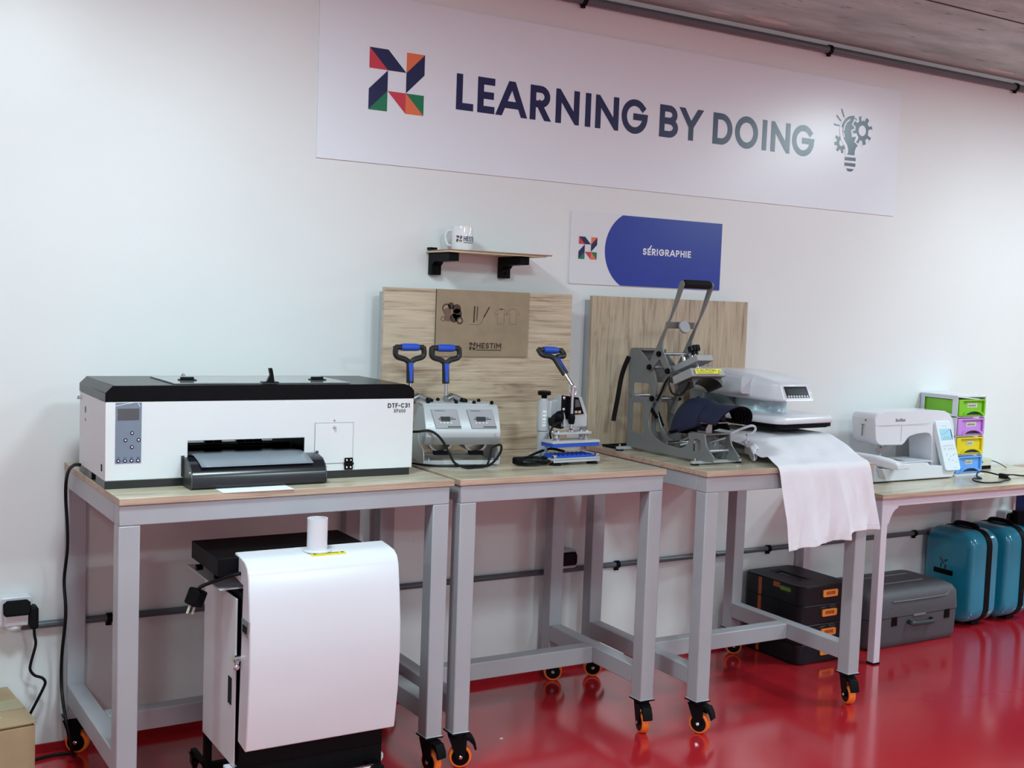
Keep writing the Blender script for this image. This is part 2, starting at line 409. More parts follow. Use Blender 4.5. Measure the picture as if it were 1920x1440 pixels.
# ============================================================ THE SETTING
def struct(name, mb, mats, bevel=0):
    o = single(name, mb, mats, None, None, kind='structure'); return o
def wallmat(name, col):
    m = bpy.data.materials.new(name); m.use_nodes = True; nt = m.node_tree; N = nt.nodes; L = nt.links
    b = N['Principled BSDF']; tc = N.new('ShaderNodeTexCoord')
    n1 = N.new('ShaderNodeTexNoise'); n1.inputs['Scale'].default_value = 1.6; n1.inputs['Detail'].default_value = 6
    L.new(tc.outputs['Object'], n1.inputs['Vector'])
    r = N.new('ShaderNodeValToRGB'); r.color_ramp.elements[0].position = 0.3; r.color_ramp.elements[1].position = 0.7
    r.color_ramp.elements[0].color = tuple(c * 0.965 for c in col) + (1,); r.color_ramp.elements[1].color = col + (1,)
    L.new(n1.outputs['Fac'], r.inputs['Fac'])
    # a few grey scuffs
    mp = N.new('ShaderNodeMapping'); mp.inputs['Scale'].default_value = (9, 9, 3.2); L.new(tc.outputs['Object'], mp.inputs['Vector'])
    n2 = N.new('ShaderNodeTexNoise'); n2.inputs['Scale'].default_value = 2.4; n2.inputs['Detail'].default_value = 9; n2.inputs['Roughness'].default_value = 0.7
    L.new(mp.outputs['Vector'], n2.inputs['Vector'])
    r2 = N.new('ShaderNodeValToRGB'); r2.color_ramp.elements[0].position = 0.70; r2.color_ramp.elements[1].position = 0.78
    r2.color_ramp.elements[0].color = (0, 0, 0, 1); r2.color_ramp.elements[1].color = (0.35, 0.35, 0.35, 1)
    L.new(n2.outputs['Fac'], r2.inputs['Fac'])
    mx = N.new('ShaderNodeMix'); mx.data_type = 'RGBA'; L.new(r2.outputs['Color'], mx.inputs['Factor'])
    L.new(r.outputs['Color'], mx.inputs['A']); mx.inputs['B'].default_value = (0.35, 0.35, 0.37, 1)
    L.new(mx.outputs['Result'], b.inputs['Base Color'])
    b.inputs['Roughness'].default_value = 0.36; b.inputs['Specular IOR Level'].default_value = 0.5
    n3 = N.new('ShaderNodeTexNoise'); n3.inputs['Scale'].default_value = 5; n3.inputs['Detail'].default_value = 5
    L.new(tc.outputs['Object'], n3.inputs['Vector'])
    bp = N.new('ShaderNodeBump'); bp.inputs['Strength'].default_value = 0.25; bp.inputs['Distance'].default_value = 0.006
    L.new(n3.outputs['Fac'], bp.inputs['Height']); L.new(bp.outputs['Normal'], b.inputs['Normal'])
    return m
WALLM = wallmat('white_wall_paint', (0.80, 0.81, 0.82))

def floormat():
    m = bpy.data.materials.new('red_epoxy_floor'); m.use_nodes = True; nt = m.node_tree; N = nt.nodes; L = nt.links
    b = N['Principled BSDF']; tc = N.new('ShaderNodeTexCoord')
    n1 = N.new('ShaderNodeTexNoise'); n1.inputs['Scale'].default_value = 1.3; n1.inputs['Detail'].default_value = 7
    L.new(tc.outputs['Object'], n1.inputs['Vector'])
    r = N.new('ShaderNodeValToRGB'); r.color_ramp.elements[0].position = 0.3; r.color_ramp.elements[1].position = 0.7
    r.color_ramp.elements[0].color = (0.44, 0.013, 0.022, 1); r.color_ramp.elements[1].color = (0.54, 0.018, 0.030, 1)
    L.new(n1.outputs['Fac'], r.inputs['Fac'])
    # fine scratches
    mp = N.new('ShaderNodeMapping'); mp.inputs['Scale'].default_value = (1.2, 16, 1); mp.inputs['Rotation'].default_value = (0, 0, 0.5)
    L.new(tc.outputs['Object'], mp.inputs['Vector'])
    n2 = N.new('ShaderNodeTexNoise'); n2.inputs['Scale'].default_value = 3; n2.inputs['Detail'].default_value = 10; n2.inputs['Roughness'].default_value = 0.75
    L.new(mp.outputs['Vector'], n2.inputs['Vector'])
    r2 = N.new('ShaderNodeValToRGB'); r2.color_ramp.elements[0].position = 0.69; r2.color_ramp.elements[1].position = 0.74
    r2.color_ramp.elements[0].color = (0, 0, 0, 1); r2.color_ramp.elements[1].color = (0.30, 0.30, 0.30, 1)
    L.new(n2.outputs['Fac'], r2.inputs['Fac'])
    mx = N.new('ShaderNodeMix'); mx.data_type = 'RGBA'; L.new(r2.outputs['Color'], mx.inputs['Factor'])
    L.new(r.outputs['Color'], mx.inputs['A']); mx.inputs['B'].default_value = (0.62, 0.12, 0.14, 1)
    L.new(mx.outputs['Result'], b.inputs['Base Color'])
    n3 = N.new('ShaderNodeTexNoise'); n3.inputs['Scale'].default_value = 2.5; n3.inputs['Detail'].default_value = 6
    L.new(tc.outputs['Object'], n3.inputs['Vector'])
    mr = N.new('ShaderNodeMapRange'); mr.inputs['To Min'].default_value = 0.06; mr.inputs['To Max'].default_value = 0.22; b.inputs['Specular IOR Level'].default_value = 0.8; b.inputs['Coat Weight'].default_value = 0.7; b.inputs['Coat Roughness'].default_value = 0.14
    L.new(n3.outputs['Fac'], mr.inputs['Value']); L.new(mr.outputs['Result'], b.inputs['Roughness'])
    bp = N.new('ShaderNodeBump'); bp.inputs['Strength'].default_value = 0.06; bp.inputs['Distance'].default_value = 0.01
    L.new(n3.outputs['Fac'], bp.inputs['Height']); L.new(bp.outputs['Normal'], b.inputs['Normal'])
    return m
def ceilmat():
    m = bpy.data.materials.new('raw_concrete_ceiling'); m.use_nodes = True; nt = m.node_tree; N = nt.nodes; L = nt.links
    b = N['Principled BSDF']; tc = N.new('ShaderNodeTexCoord')
    mp = N.new('ShaderNodeMapping'); mp.inputs['Scale'].default_value = (1.0, 3.2, 1); L.new(tc.outputs['Object'], mp.inputs['Vector'])
    n1 = N.new('ShaderNodeTexNoise'); n1.inputs['Scale'].default_value = 2.0; n1.inputs['Detail'].default_value = 10; n1.inputs['Roughness'].default_value = 0.65
    L.new(mp.outputs['Vector'], n1.inputs['Vector'])
    r = N.new('ShaderNodeValToRGB'); e = r.color_ramp.elements
    e[0].position = 0.30; e[0].color = srgb(146, 160, 158) + (1,); e[1].position = 0.72; e[1].color = srgb(200, 216, 214) + (1,)
    L.new(n1.outputs['Fac'], r.inputs['Fac'])
    n2 = N.new('ShaderNodeTexNoise'); n2.inputs['Scale'].default_value = 9; n2.inputs['Detail'].default_value = 6; L.new(mp.outputs['Vector'], n2.inputs['Vector'])
    r2 = N.new('ShaderNodeValToRGB'); r2.color_ramp.elements[0].position = 0.30; r2.color_ramp.elements[1].position = 0.36
    r2.color_ramp.elements[0].color = (0.6, 0.6, 0.6, 1); r2.color_ramp.elements[1].color = (0, 0, 0, 1)
    L.new(n2.outputs['Fac'], r2.inputs['Fac'])
    mx = N.new('ShaderNodeMix'); mx.data_type = 'RGBA'; L.new(r2.outputs['Color'], mx.inputs['Factor'])
    L.new(r.outputs['Color'], mx.inputs['A']); mx.inputs['B'].default_value = srgb(80, 74, 70) + (1,)
    L.new(mx.outputs['Result'], b.inputs['Base Color']); b.inputs['Roughness'].default_value = 0.85
    bp = N.new('ShaderNodeBump'); bp.inputs['Strength'].default_value = 0.5; bp.inputs['Distance'].default_value = 0.01
    L.new(n1.outputs['Fac'], bp.inputs['Height']); L.new(bp.outputs['Normal'], b.inputs['Normal'])
    return m
X0, X1, Y0 = -4.5, 10.0, -7.2
CM = ceilmat()
struct('floor', MB().box(X0, X1, Y0, 0.15, -0.1, 0), floormat())
struct('ceiling', MB().box(X0, X1, Y0, 0.15, CEIL, CEIL + 0.12), CM)
struct('wall_back', MB().box(X0, X1, 0.0, 0.15, 0, CEIL), WALLM)
struct('wall_front', MB().box(X0, X1, Y0 - 0.12, Y0, 0, CEIL), WALLM)
struct('wall_left', MB().box(X0 - 0.12, X0, Y0, 0.15, 0, CEIL), WALLM)
struct('wall_right', MB().box(X1, X1 + 0.12, Y0, 0.15, 0, CEIL), WALLM)
sk = MB(); sk.box(X0, X1, -0.006, 0.0, 0, 0.028)
struct('baseboard_back', sk, mat('red_coved_skirting', (0.36, 0.008, 0.014), 0.3, 0, 0.05, 4))
# shutter joint lines cast into the concrete
sm = MB(); sm.box(2.2, X1, -0.676, -0.668, CEIL - 0.002, CEIL + 0.001)
struct('trim_1', sm, mat('concrete_joint', srgb(70, 62, 58), 0.9))
pl = MB()
for (cx, cy, rx, ry) in ((2.95, -0.075, .05, .012), (3.18, -0.10, .10, .022), (4.6, -0.08, .10, .016), (3.06, -.11, .02, .01)):
    pl.prism([(cx + (rx * (1 + .25 * sin(5 * a)) * cos(a)), cy + ry * (1 + .2 * cos(3 * a)) * sin(a)) for a in [2 * pi * i / 20 for i in range(20)]], 'z', CEIL - 0.0015, CEIL + 0.001)
struct('trim_2', pl, mat('plaster_patch', srgb(214, 206, 200), 0.8))

# ceiling lamps (above and behind the camera's view)
WHERE = ['above the printer bench', 'above the sewing table', 'at the left end beside the long wall', 'at the right end beside the long wall', 'in front of the printer bench', 'in front of the sewing table', 'behind the camera on the left side', 'behind the camera near the front wall', 'behind the camera on the right side']
for i, (lx, ly, k) in enumerate(LAMPS):
    t = Thing('ceiling_light', 'square white LED ceiling lamp %s' % WHERE[i], 'ceiling light', (lx, ly, CEIL - 0.075))
    h = 0.19
    t.part('lamp_frame', MB().box(lx - h, lx + h, ly - h, ly + h, CEIL - 0.03, CEIL), WHITE, bevel=.003)
    t.part('diffuser', MB().box(lx - h + .01, lx + h - .01, ly - h + .01, ly + h - .01, CEIL - 0.07, CEIL - 0.03), DIFFU)
    ld = bpy.data.lights.new('lamp', 'AREA'); ld.shape = 'SQUARE'; ld.size = 0.34; ld.energy = LAMP_W * k; ld.color = LAMP_C
    lo = bpy.data.objects.new('lamp', ld); COL.objects.link(lo); lo.parent = t.o; lo.location = (0, 0, 0.0)
    ld = bpy.data.lights.new('fill_glow', 'POINT'); ld.shadow_soft_size = 0.10; ld.energy = LAMP_W * k * GLOW; ld.color = LAMP_C  # added fill point under the diffuser, stands for its sideways light
    lo = bpy.data.objects.new('fill_glow', ld); COL.objects.link(lo); lo.parent = t.o; lo.location = (0, 0, -0.11)

# ============================================================ CONDUIT, SOCKETS
def conduit(name, z, r, x0, x1, y, clamps, label):
    t = Thing(name, label, 'pipe', ((x0 + x1) / 2, y, z - r))
    t.part('tube', MB().cyl((x0, y, z), (x1, y, z), r, n=16), PIPEM)
    for cx in clamps:
        c = MB(); c.rings((cx - .008, y, z), (1, 0, 0), [(r + .004, 0), (r + .004, .016)], 18); c.box(cx - .008, cx + .008, y + r * .3, -0.0005, z - r * .9, z + r * .9)
        c.box(cx - .01, cx + .006, y - .004, y + .006, z - r - .012, z - r)
        t.part('clamp', c, BLKM)
conduit('ceiling_conduit', 2.462, .0155, 1.2, 9.9, -0.018, [1.15 + .001, 2.36, 3.59, 4.805, 6.02, 7.24], 'long grey conduit pipe running along the wall just under the concrete ceiling')
conduit('wall_conduit', 0.388, .0105, .50, 5.06, -0.0125, [.745, 1.675, 2.62, 3.40, 3.9, 4.3], 'thin grey conduit pipe running low along the wall behind the tables')

def socket(x0, x1, z0, z1, depth, body, cover, label, bump=False):
    t = Thing('wall_socket', label, 'socket', ((x0 + x1) / 2, 0, z0), group='wall sockets on the low conduit')
    b = MB(); b.prism(rrect(x0, x1, z0, z1, .008), 'y', -depth, -0.0005); t.part('socket_body', b, body, bevel=.003)
    c = MB(); w = x1 - x0
    c.prism([(x0 + w * .12, z0 + .012), (x1 - w * .12, z0 + .012), (x1 - .004, z0 + .022), (x1 - .004, z1 - .02), (x1 - w * .12, z1 - .006), (x0 + w * .12, z1 - .006), (x0 + .004, z1 - .02), (x0 + .004, z0 + .022)], 'y', -depth - .014, -depth)
    t.part('flap_cover', c, cover, bevel=.004)
    return t
t = Thing('wall_socket', 'white wall socket with raised black cover above the cardboard box', 'socket', (.485, 0, .39), group='wall sockets on the low conduit')
b = MB(); b.prism(rrect(.438, .524, .398, .484, .010), 'y', -.045, -.0005); b.prism([(-.045, .400), (-.060, .404), (-.066, .440), (-.045, .470)], 'x', .450, .512); t.part('socket_body', b, WPLAS, bevel=.003)
b = MB(); M0 = Matrix.Translation((.481, -.050, .452)) @ Matrix.Rotation(-.35, 4, 'X'); b.M = M0
b.prism([(-.030, -.022), (.030, -.022), (.036, -.014), (.036, .014), (.026, .022), (-.026, .022), (-.036, .014), (-.036, -.014)], 'y', -.022, -.004); t.part('flap_cover', b, BLKM, bevel=.003)
nb = MB(); nb.ball((.476, -.045, .398), .018, 1.1, .8, .7); t.part('gland', nb, WPLAS)
socket(2.325, 2.405, .402, .470, .05, GPLAS, BLACK, 'grey wall socket with black cover seen between the legs of the middle tables')
socket(3.83, 3.91, .395, .465, .05, GPLAS, BLACK, 'grey wall socket with black cover behind the hem of the white shirt')
t = socket(4.90, 4.98, .37, .455, .05, GPLAS, BLACK, 'grey wall socket with black plug above the rear suitcase')
pg = MB(); pg.prism(rrect(4.925, 4.975, .385, .465, .008), 'y', -.10, -.064); t.part('plug', pg, BLKM, bevel=.004)

# plug and lead at the left socket
t = Thing('socket_cord', 'black power plug and kinked lead dropping from the left wall socket', 'cable', (.53, -.05, .0))
p = MB(); p.prism(rrect(.514, .538, .392, .458, .010), 'y', -.075, -.03); t.part('plug', p, RUBBER, bevel=.006)
p = MB(); p.tube([(.528, -.055, .395), (.530, -.05, .37), (.534, -.045, .34), (.522, -.045, .29), (.520, -.045, .268), (.532, -.045, .250), (.552, -.045, .240), (.561, -.045, .226), (.555, -.045, .207), (.538, -.045, .172), (.518, -.045, .132), (.50, -.03, .08), (.50, -.02, .03), (.52, -.02, .008), (.46, -.018, .006)], .0042, 10, 6)
t.part('lead', p, CABLE)
# long printer lead
t = Thing('printer_lead', 'long black power lead hanging from the printer down the left table leg', 'cable', (.605, -.15, 0))
p = MB(); p.tube([(.615, -.235, .885), (.604, -.215, .882), (.598, -.17, .862), (.598, -.13, .825), (.6, -.115, .77), (.602, -.13, .70), (.603, -.13, .63), (.603, -.085, .53), (.603, -.115, .44), (.603, -.06, .30), (.603, -.065, .20), (.605, -.14, .12), (.625, -.12, .03), (.64, -.07, .008), (.60, -.045, .006), (.53, -.06, .006), (.49, -.08, .006)], .0048, 10, 6)
t.part('lead', p, CABLE)

# ============================================================ BANNER, SIGN, SHELF
t = Thing('wall_banner', 'long white banner board reading LEARNING BY DOING with pinwheel logo and bulb icon', 'banner', (2.708, 0, 1.811))
t.part('board', MB().box(1.3667, 4.0502, -.005, -.0005, 1.811, 2.3526), BANNER)
f = lambda x, z: (x, -.0056, z)
m = MB(); logo(m, 1.541, 1.983, .2, .2, f); t.part('logo', m, INKS, recalc=False)
m = MB()
for ch, a, c in (('L', 1.863, 1.93), ('E', 1.946, 2.014), ('A', 2.029, 2.137), ('R', 2.158, 2.244), ('N', 2.266, 2.368), ('I', 2.394, 2.418), ('N', 2.439, 2.544), ('G', 2.557, 2.678),
                 ('B', 2.735, 2.825), ('Y', 2.838, 2.939), ('D', 2.998, 3.098), ('O', 3.112, 3.233), ('I', 3.256, 3.281), ('N', 3.303, 3.408), ('G', 3.42, 3.544)):
    e = .003 if ch in 'GO' else 0
    glyph(m, ch, a, c, 2.020 - e, .121 + 2 * e, .0245, f)
t.part('lettering', m, NAVYINK, recalc=False)
def gearpoly(cx, cz, ro, ri, nt, a0):
    P = []
    for k in range(nt):
        a = radians(a0) + 2 * pi * k / nt; s = 2 * pi / nt
        for da, q in ((-.30 * s, ri), (-.19 * s, ro), (.19 * s, ro), (.30 * s, ri)): P.append((cx + q * cos(a + da), cz + q * sin(a + da)))
    return P
m = MB(); L0 = -.0056
bulb = [(3.786, 2.212), (3.771, 2.214), (3.755, 2.213), (3.737, 2.208), (3.719, 2.198), (3.705, 2.181), (3.696, 2.16), (3.695, 2.143), (3.699, 2.126), (3.706, 2.11), (3.718, 2.096), (3.728, 2.086), (3.735, 2.071), (3.737, 2.049), (3.784, 2.049), (3.784, 2.068), (3.789, 2.081), (3.799, 2.092), (3.81, 2.12), (3.81, 2.18)]
def flat(poly, y, mi, holes=()):
    m.mi = mi
    loops = [poly] + list(holes); fl = [p for l in loops for p in l]
    for tr in tessellate_polygon([[Vector((p[0], p[1], 0)) for p in l] for l in loops]): m.face([(fl[i][0], y, fl[i][1]) for i in tr])
def stroke(pts, w, y, mi):
    m.mi = mi
    for q in ribbon(pts, w): face2(m, q, lambda a, c: (a, y, c))
flat(gearpoly(3.703, 2.094, .043, .030, 8, 100), L0, 0, [circ(3.703, 2.094, .0135, 20)])
stroke(bulb + [bulb[0]], .016, L0 - .0002, 1); flat(bulb, L0 - .0003, 0)
stroke([(3.743, 2.195), (3.726, 2.183), (3.715, 2.167), (3.711, 2.147)], .006, L0 - .0005, 1); stroke([(3.711, 2.137), (3.715, 2.121)], .006, L0 - .0005, 1)
g = gearpoly(3.822, 2.157, .061, .043, 8, 106)
stroke(g + [g[0]], .013, L0 - .0006, 1); flat(g, L0 - .0008, 0, [circ(3.822, 2.157, .022, 24)])
flat(circ(3.822, 2.157, .022, 24), L0 - .0008, 1)
for q in ([(3.727, 2.024), (3.793, 2.026), (3.792, 2.040), (3.727, 2.038)], [(3.728, 2.001), (3.792, 2.002), (3.793, 2.016), (3.727, 2.015)], [(3.749, 1.98), (3.765, 1.979), (3.777, 1.983), (3.784, 1.992), (3.738, 1.991)]): flat(q, L0, 0)
for a, c in (((3.695, 2.231), (3.708, 2.205)), ((3.668, 2.203), (3.690, 2.186)), ((3.656, 2.166), (3.681, 2.164))): stroke([a, c], .0075, L0, 0)
t.part('bulb_icon', m, [NAVYINK, BANNER], recalc=False)

t = Thing('workshop_sign', 'white and blue sign reading SÉRIGRAPHIE above the right wooden backboard', 'sign', (2.712, 0, 1.45))
t.part('board', MB().box(2.353, 3.0718, -.005, -.0005, 1.4498, 1.7161), SIGNW)
# circle through three points of the blue field's left edge
def circ3(a, b_, c):
    ax, ay = a; bx, by = b_; cx, cy = c; d = 2 * (ax * (by - cy) + bx * (cy - ay) + cx * (ay - by))
    ux = ((ax * ax + ay * ay) * (by - cy) + (bx * bx + by * by) * (cy - ay) + (cx * cx + cy * cy) * (ay - by)) / d
    uy = ((ax * ax + ay * ay) * (cx - bx) + (bx * bx + by * by) * (ax - cx) + (cx * cx + cy * cy) * (bx - ax)) / d
    return ux, uy, sqrt((ax - ux) ** 2 + (ay - uy) ** 2)
cx, cz, r = circ3((2.583, 1.7125), (2.507, 1.58), (2.583, 1.4505))
zs = [1.4505 + (1.7125 - 1.4505) * i / 24 for i in range(25)]
m = MB(); m.face([(cx - sqrt(max(r * r - (z - cz) ** 2, 0)), -.0054, z) for z in reversed(zs)] + [(3.0705, -.0054, 1.4505), (3.0705, -.0054, 1.7125)])
t.part('blue_field', m, BLUEINK, recalc=False)
m = MB(); logo(m, 2.389, 1.541, .082, .082, f); t.part('logo', m, INKS, recalc=False)
m = MB(); text(m, 'SERIGRAPHIE', 2.683, 2.917, 1.571, .0255, lambda x, z: (x, -.0058, z), tk=.21, gap=.16)
for q in ribbon([(2.716, 1.599), (2.722, 1.606)], .005): face2(m, q, lambda x, z: (x, -.0058, z))
t.part('lettering', m, WHTINK, recalc=False)

t = Thing('wall_shelf', 'small thin wooden wall shelf on two black brackets holding a mug', 'shelf', (1.96, 0, 1.456))
t.part('shelf_board', MB().box(1.770, 2.146, -.170, -.0005, 1.530, 1.535), mat('plywood', srgb(206, 190, 160), .6, 0, .08, 20))
s = MB(); s.M = Matrix.Rotation(-.012, 4, 'Z'); s.box(1.776, 2.168, -.150, .010, 1.535, 1.539); t.part('veneer_sheet', s, mat('brown_veneer', srgb(150, 112, 92), .5, 0, .1, 20))
t.part('clip', MB().box(1.772, 1.797, -.03, -.004, 1.540, 1.548), BLKM)
for bx in (1.779, 2.052):
    b = MB(); b.prism([(-.0005, 1.456), (-.028, 1.456), (-.028, 1.487), (-.045, 1.500), (-.153, 1.502), (-.153, 1.529), (-.0005, 1.529)], 'x', bx, bx + .037)
    br = t.part('bracket', b, BLKM, bevel=.002)
    sc = MB(); sc.cyl((bx + .018, -.028, 1.474), (bx + .018, -.036, 1.472), .005); t.part('screw', sc, RUBBER, parent=br)

# mug
t = Thing('mug', 'white printed mug standing on the small wall shelf', 'mug', (1.862, -.085, 1.539))
mc = (1.862, -.085)
m = MB(); m.rings((mc[0], mc[1], 1.5395), (0, 0, 1), [(.030, 0), (.0355, .002), (.0365, .006), (.0365, .079), (.0358, .081), (.0335, .080), (.033, .008), (.001, .007)], 40, True); t.part('cup', m, mat('glazed_ceramic', srgb(232, 234, 236), .12, 0, .01, 4))
ha = radians(200)
def hp(rr, z): return (mc[0] + rr * cos(ha), mc[1] + rr * sin(ha) + .02, z)
m = MB(); m.tube([(mc[0] - .024, mc[1] + .026, 1.606), (mc[0] - .036, mc[1] + .040, 1.604), (mc[0] - .041, mc[1] + .045, 1.584), (mc[0] - .035, mc[1] + .039, 1.560), (mc[0] - .024, mc[1] + .026, 1.556)], .0045, 10, 5); t.part('handle', m, MATS['glazed_ceramic'])
def wrap(x, z):
    a = radians(-151) + x / .0366
    return (mc[0] + .0369 * cos(a), mc[1] + .0369 * sin(a), z)
m = MB(); logo(m, .0, 1.567, .020, .022, wrap)
m.mi = 1; text(m, 'HESTiM', .025, .078, 1.570, .017, wrap, tk=.17)
for i in range(8): m.face([wrap(.025 + .053 * i / 8, 1.5645), wrap(.025 + .053 * (i + 1) / 8, 1.5645), wrap(.025 + .053 * (i + 1) / 8, 1.567), wrap(.025 + .053 * i / 8, 1.567)])
t.part('print', m, INKS, recalc=False)

# ============================================================ TABLES
def caster(t, cx, cy, zb, phi, pedal=True):
    """phi: direction the wheel rolls, in the table's frame"""
    d = Vector((cos(phi), sin(phi), 0)); n = Vector((-sin(phi), cos(phi), 0)); c = Vector((cx, cy, 0)) + d * .012
    M = Matrix(((d.x, n.x, 0, c.x), (d.y, n.y, 0, c.y), (0, 0, 1, 0), (0, 0, 0, 1)))
    b = MB(); b.box(cx - .030, cx + .030, cy - .030, cy + .030, zb - .004, zb)
    b.M = M; b.cyl((-.012, 0, zb - .004), (-.012, 0, zb - .016), .024)
    for s in (-1, 1):
        b.prism([(-.038, zb - .012), (.018, zb - .012), (.016, .052), (.010, .026), (-.010, .026), (-.018, .045)], 'y', s * .016, s * .0185)
    b.box(-.038, .018, -.0185, .0185, zb - .016, zb - .012)
    o = t.part('caster', b, BLKM, local=True, bevel=.001)
    w = MB(); w.M = M
    w.rings((0, -.0125, .034), (0, 1, 0), [(.026, 0), (.031, 0), (.034, .004), (.034, .021), (.031, .025), (.026, .025)], 32)
    w.mi = 1; w.rings((0, -.0135, .034), (0, 1, 0), [(.0262, 0), (.0262, .027)], 28)
    w.mi = 2; w.rings((0, -.0215, .034), (0, 1, 0), [(.004, 0), (.006, .002), (.006, .041), (.004, .043)], 14)
    t.part('wheel', w, [ORANGE, BLACK, CHROME], parent=o, local=True)
    if pedal:
        p = MB(); p.M = M; p.prism([(.014, .098), (.034, .094), (.044, .076), (.048, .056), (.043, .052), (.036, .070), (.024, .082), (.012, .084)], 'y', -.016, .016)
        p.mi = 0; t.part('brake_pedal', p, BLKM, parent=o, local=True, bevel=.002)
TH, LW, ZB = .0175, .052, .110
def bench(name_label, loc, rz, w, d, H, ox, ory, cast, lw=LW):
    t = Thing('workbench', name_label, 'table', loc, rz, 'grey steel benches on casters')
    top = MB(); top.box(0, w, 0, d, H - TH, H)
    for fc in top.bm.faces:
        pass
    o = t.part('tabletop', top, [OAKT, OAKE], local=True, bevel=.0012)
    for pf in o.data.polygons:
        if abs(pf.normal.z) < .5: pf.material_index = 1
    zt = H - TH; x0, x1 = ox[0], w - ox[1]; y0, y1 = ory, d - ory
    a = MB(); aw = lw
    a.box(x0, x1, y0, y0 + lw * .98, zt - aw, zt - .0005); a.box(x0, x1, y1 - lw * .98, y1, zt - aw, zt - .0005)
    a.box(x0, x0 + lw * .98, y0 + lw * .98, y1 - lw * .98, zt - aw, zt - .0005); a.box(x1 - lw * .98, x1, y0 + lw * .98, y1 - lw * .98, zt - aw, zt - .0005)
    t.part('apron', a, GREY, local=True, bevel=.0025)
    for i, (lx, ly) in enumerate(((x0, y0), (x1 - lw, y0), (x0, y1 - lw), (x1 - lw, y1 - lw))):
        t.part('leg', MB().box(lx, lx + lw, ly, ly + lw, ZB, zt - aw), GREY, local=True, bevel=.003)
        wl = MB()   # rough weld bead round the foot of the leg
        wl.tube([(lx + (0 if k % 4 in (0, 3) else lw) + .0, ly + (0 if k % 4 in (0, 1) else lw), ZB + .001) for k in range(4)], .0022, 6, 1, True)
        t.part('weld_bead', wl, SILV, local=True)
        caster(t, lx + lw / 2, ly + lw / 2, ZB, radians(cast[i]), i < 4)
    for lx in (x0, x1 - lw):
        t.part('side_rail', MB().box(lx + .002, lx + lw - .002, y0 + lw, y1 - lw, .155, .212), GREY, local=True, bevel=.003)
    t.part('cross_rail', MB().box(x0 + lw - .002, x1 - lw + .002, d / 2 - .026, d / 2 + .026, .155, .212), GREY, local=True, bevel=.003)
    return t
bench('grey steel bench with oak top carrying the big white printer, leftmost of three', (.6271, -.6635, 0), .0171, .933, .665, .86, (.001, .012), .006, (-20, -78, -35, 60))
bench('grey steel bench with oak top carrying the mug press and small press, middle of three', (1.5766, -.6522, 0), -.0113, .742, .622, .86, (.0055, .0075), .006, (-22, -105, -30, -30))
bench('grey steel bench with oak top carrying the cap press and shirt press, right of three', (2.413, -.7474, 0), -.0132, .7457, .690, .86, (.006, .007), .008, (-62, -108, -30, -30))

# ============================================================ BACKBOARDS AND PLAQUE
def backboard(label, x0, x1, y, z0, z1, m, posts, py):
    t = Thing('backboard', label, 'board', ((x0 + x1) / 2, y, z0), group='oak backboards behind the presses')
    o = t.part('panel', MB().box(x0, x1, y, y + .018, z0, z1), m, bevel=.001)
    for a, c in posts: t.part('support_post', MB().box(a, c, y + .018, py, z0, z1 - .015), GREY, bevel=.002)
backboard('oak backboard with horizontal grain and plaque, standing behind the mug press', 1.575, 2.307, -.10, .8605, 1.408, OAKX, ((1.585, 1.64), (2.245, 2.300)), -.036)
backboard('oak backboard with vertical grain standing behind the grey cap press', 2.424, 3.178, -.0585, .8605, 1.408, OAKZ, ((2.430, 2.47), (3.12, 3.16)), -.001)
t = Thing('engraved_plaque', 'brown engraved plaque with mug, pen and shirt drawings fixed on the oak backboard', 'plaque', (1.942, -.106, 1.1845))
o = t.part('board', MB().box(1.7615, 2.1225, -.1062, -.1002, 1.1845, 1.408), [MDF, MDFE])
for pf in o.data.polygons:
    if abs(pf.normal.y) < .5: pf.material_index = 1
yp = -.1067; m = MB()
f2 = lambda x, z: (x, yp, z)
logo(m, 1.8905, 1.2065, .024, .026, f2, mono=0); m.mi = 0
text(m, 'HESTiM', 1.918, 2.0155, 1.212, .0195, f2, tk=.22, gap=.13)
m.face([f2(1.918, 1.2055), f2(2.016, 1.2055), f2(2.016, 1.2085), f2(1.918, 1.2085)])
t.part('engraved_lettering', m, [BURN], recalc=False)
m = MB()
# mugs
def disc(cx, cz, r, mi, y=yp, hole=0, ry=None):
    m.mi = mi; ry = r if ry is None else ry
    o_ = circ(cx, cz, r, 20, ry)
    if hole:
        i_ = circ(cx, cz, r * hole, 20, ry * hole)
        for k in range(20): m.face([(p[0], y, p[1]) for p in (o_[k], o_[(k + 1) % 20], i_[(k + 1) % 20], i_[k])])
    else: m.face([(p[0], y, p[1]) for p in o_])
disc(1.799, 1.345, .016, 0, hole=.72); disc(1.816, 1.353, .012, 0); disc(1.838, 1.344, .016, 0); disc(1.840, 1.327, .018, 0); disc(1.829, 1.313, .015, 0); disc(1.845, 1.312, .013, 0)
disc(1.803, 1.334, .0155, 1, yp - .0002, ry=.0115); m.mi = 1; m.face([f2(1.792, 1.330), f2(1.818, 1.330), f2(1.817, 1.302), f2(1.795, 1.302)])
disc(1.787, 1.310, .0085, 1, hole=.62); disc(1.851, 1.305, .0125, 0, yp - .0001, hole=.58); disc(1.851, 1.305, .007, 2, yp - .0002)
t.part('engraved_mugs', m, [BURN, BURNL, MDF], recalc=False); m = MB()
for a, c, w, mi in (((1.9065, 1.353), (1.905, 1.302), .0052, 0), ((1.917, 1.353), (1.915, 1.306), .0035, 1), ((1.9195, 1.353), (1.9178, 1.310), .0012, 0), ((1.963, 1.352), (1.944, 1.320), .0045, 0), ((1.946, 1.323), (1.932, 1.297), .0018, 1), ((1.890, 1.293), (1.930, 1.293), .0014, 1)):
    m.mi = mi
    for q in ribbon([a, c], w): face2(m, q, f2)
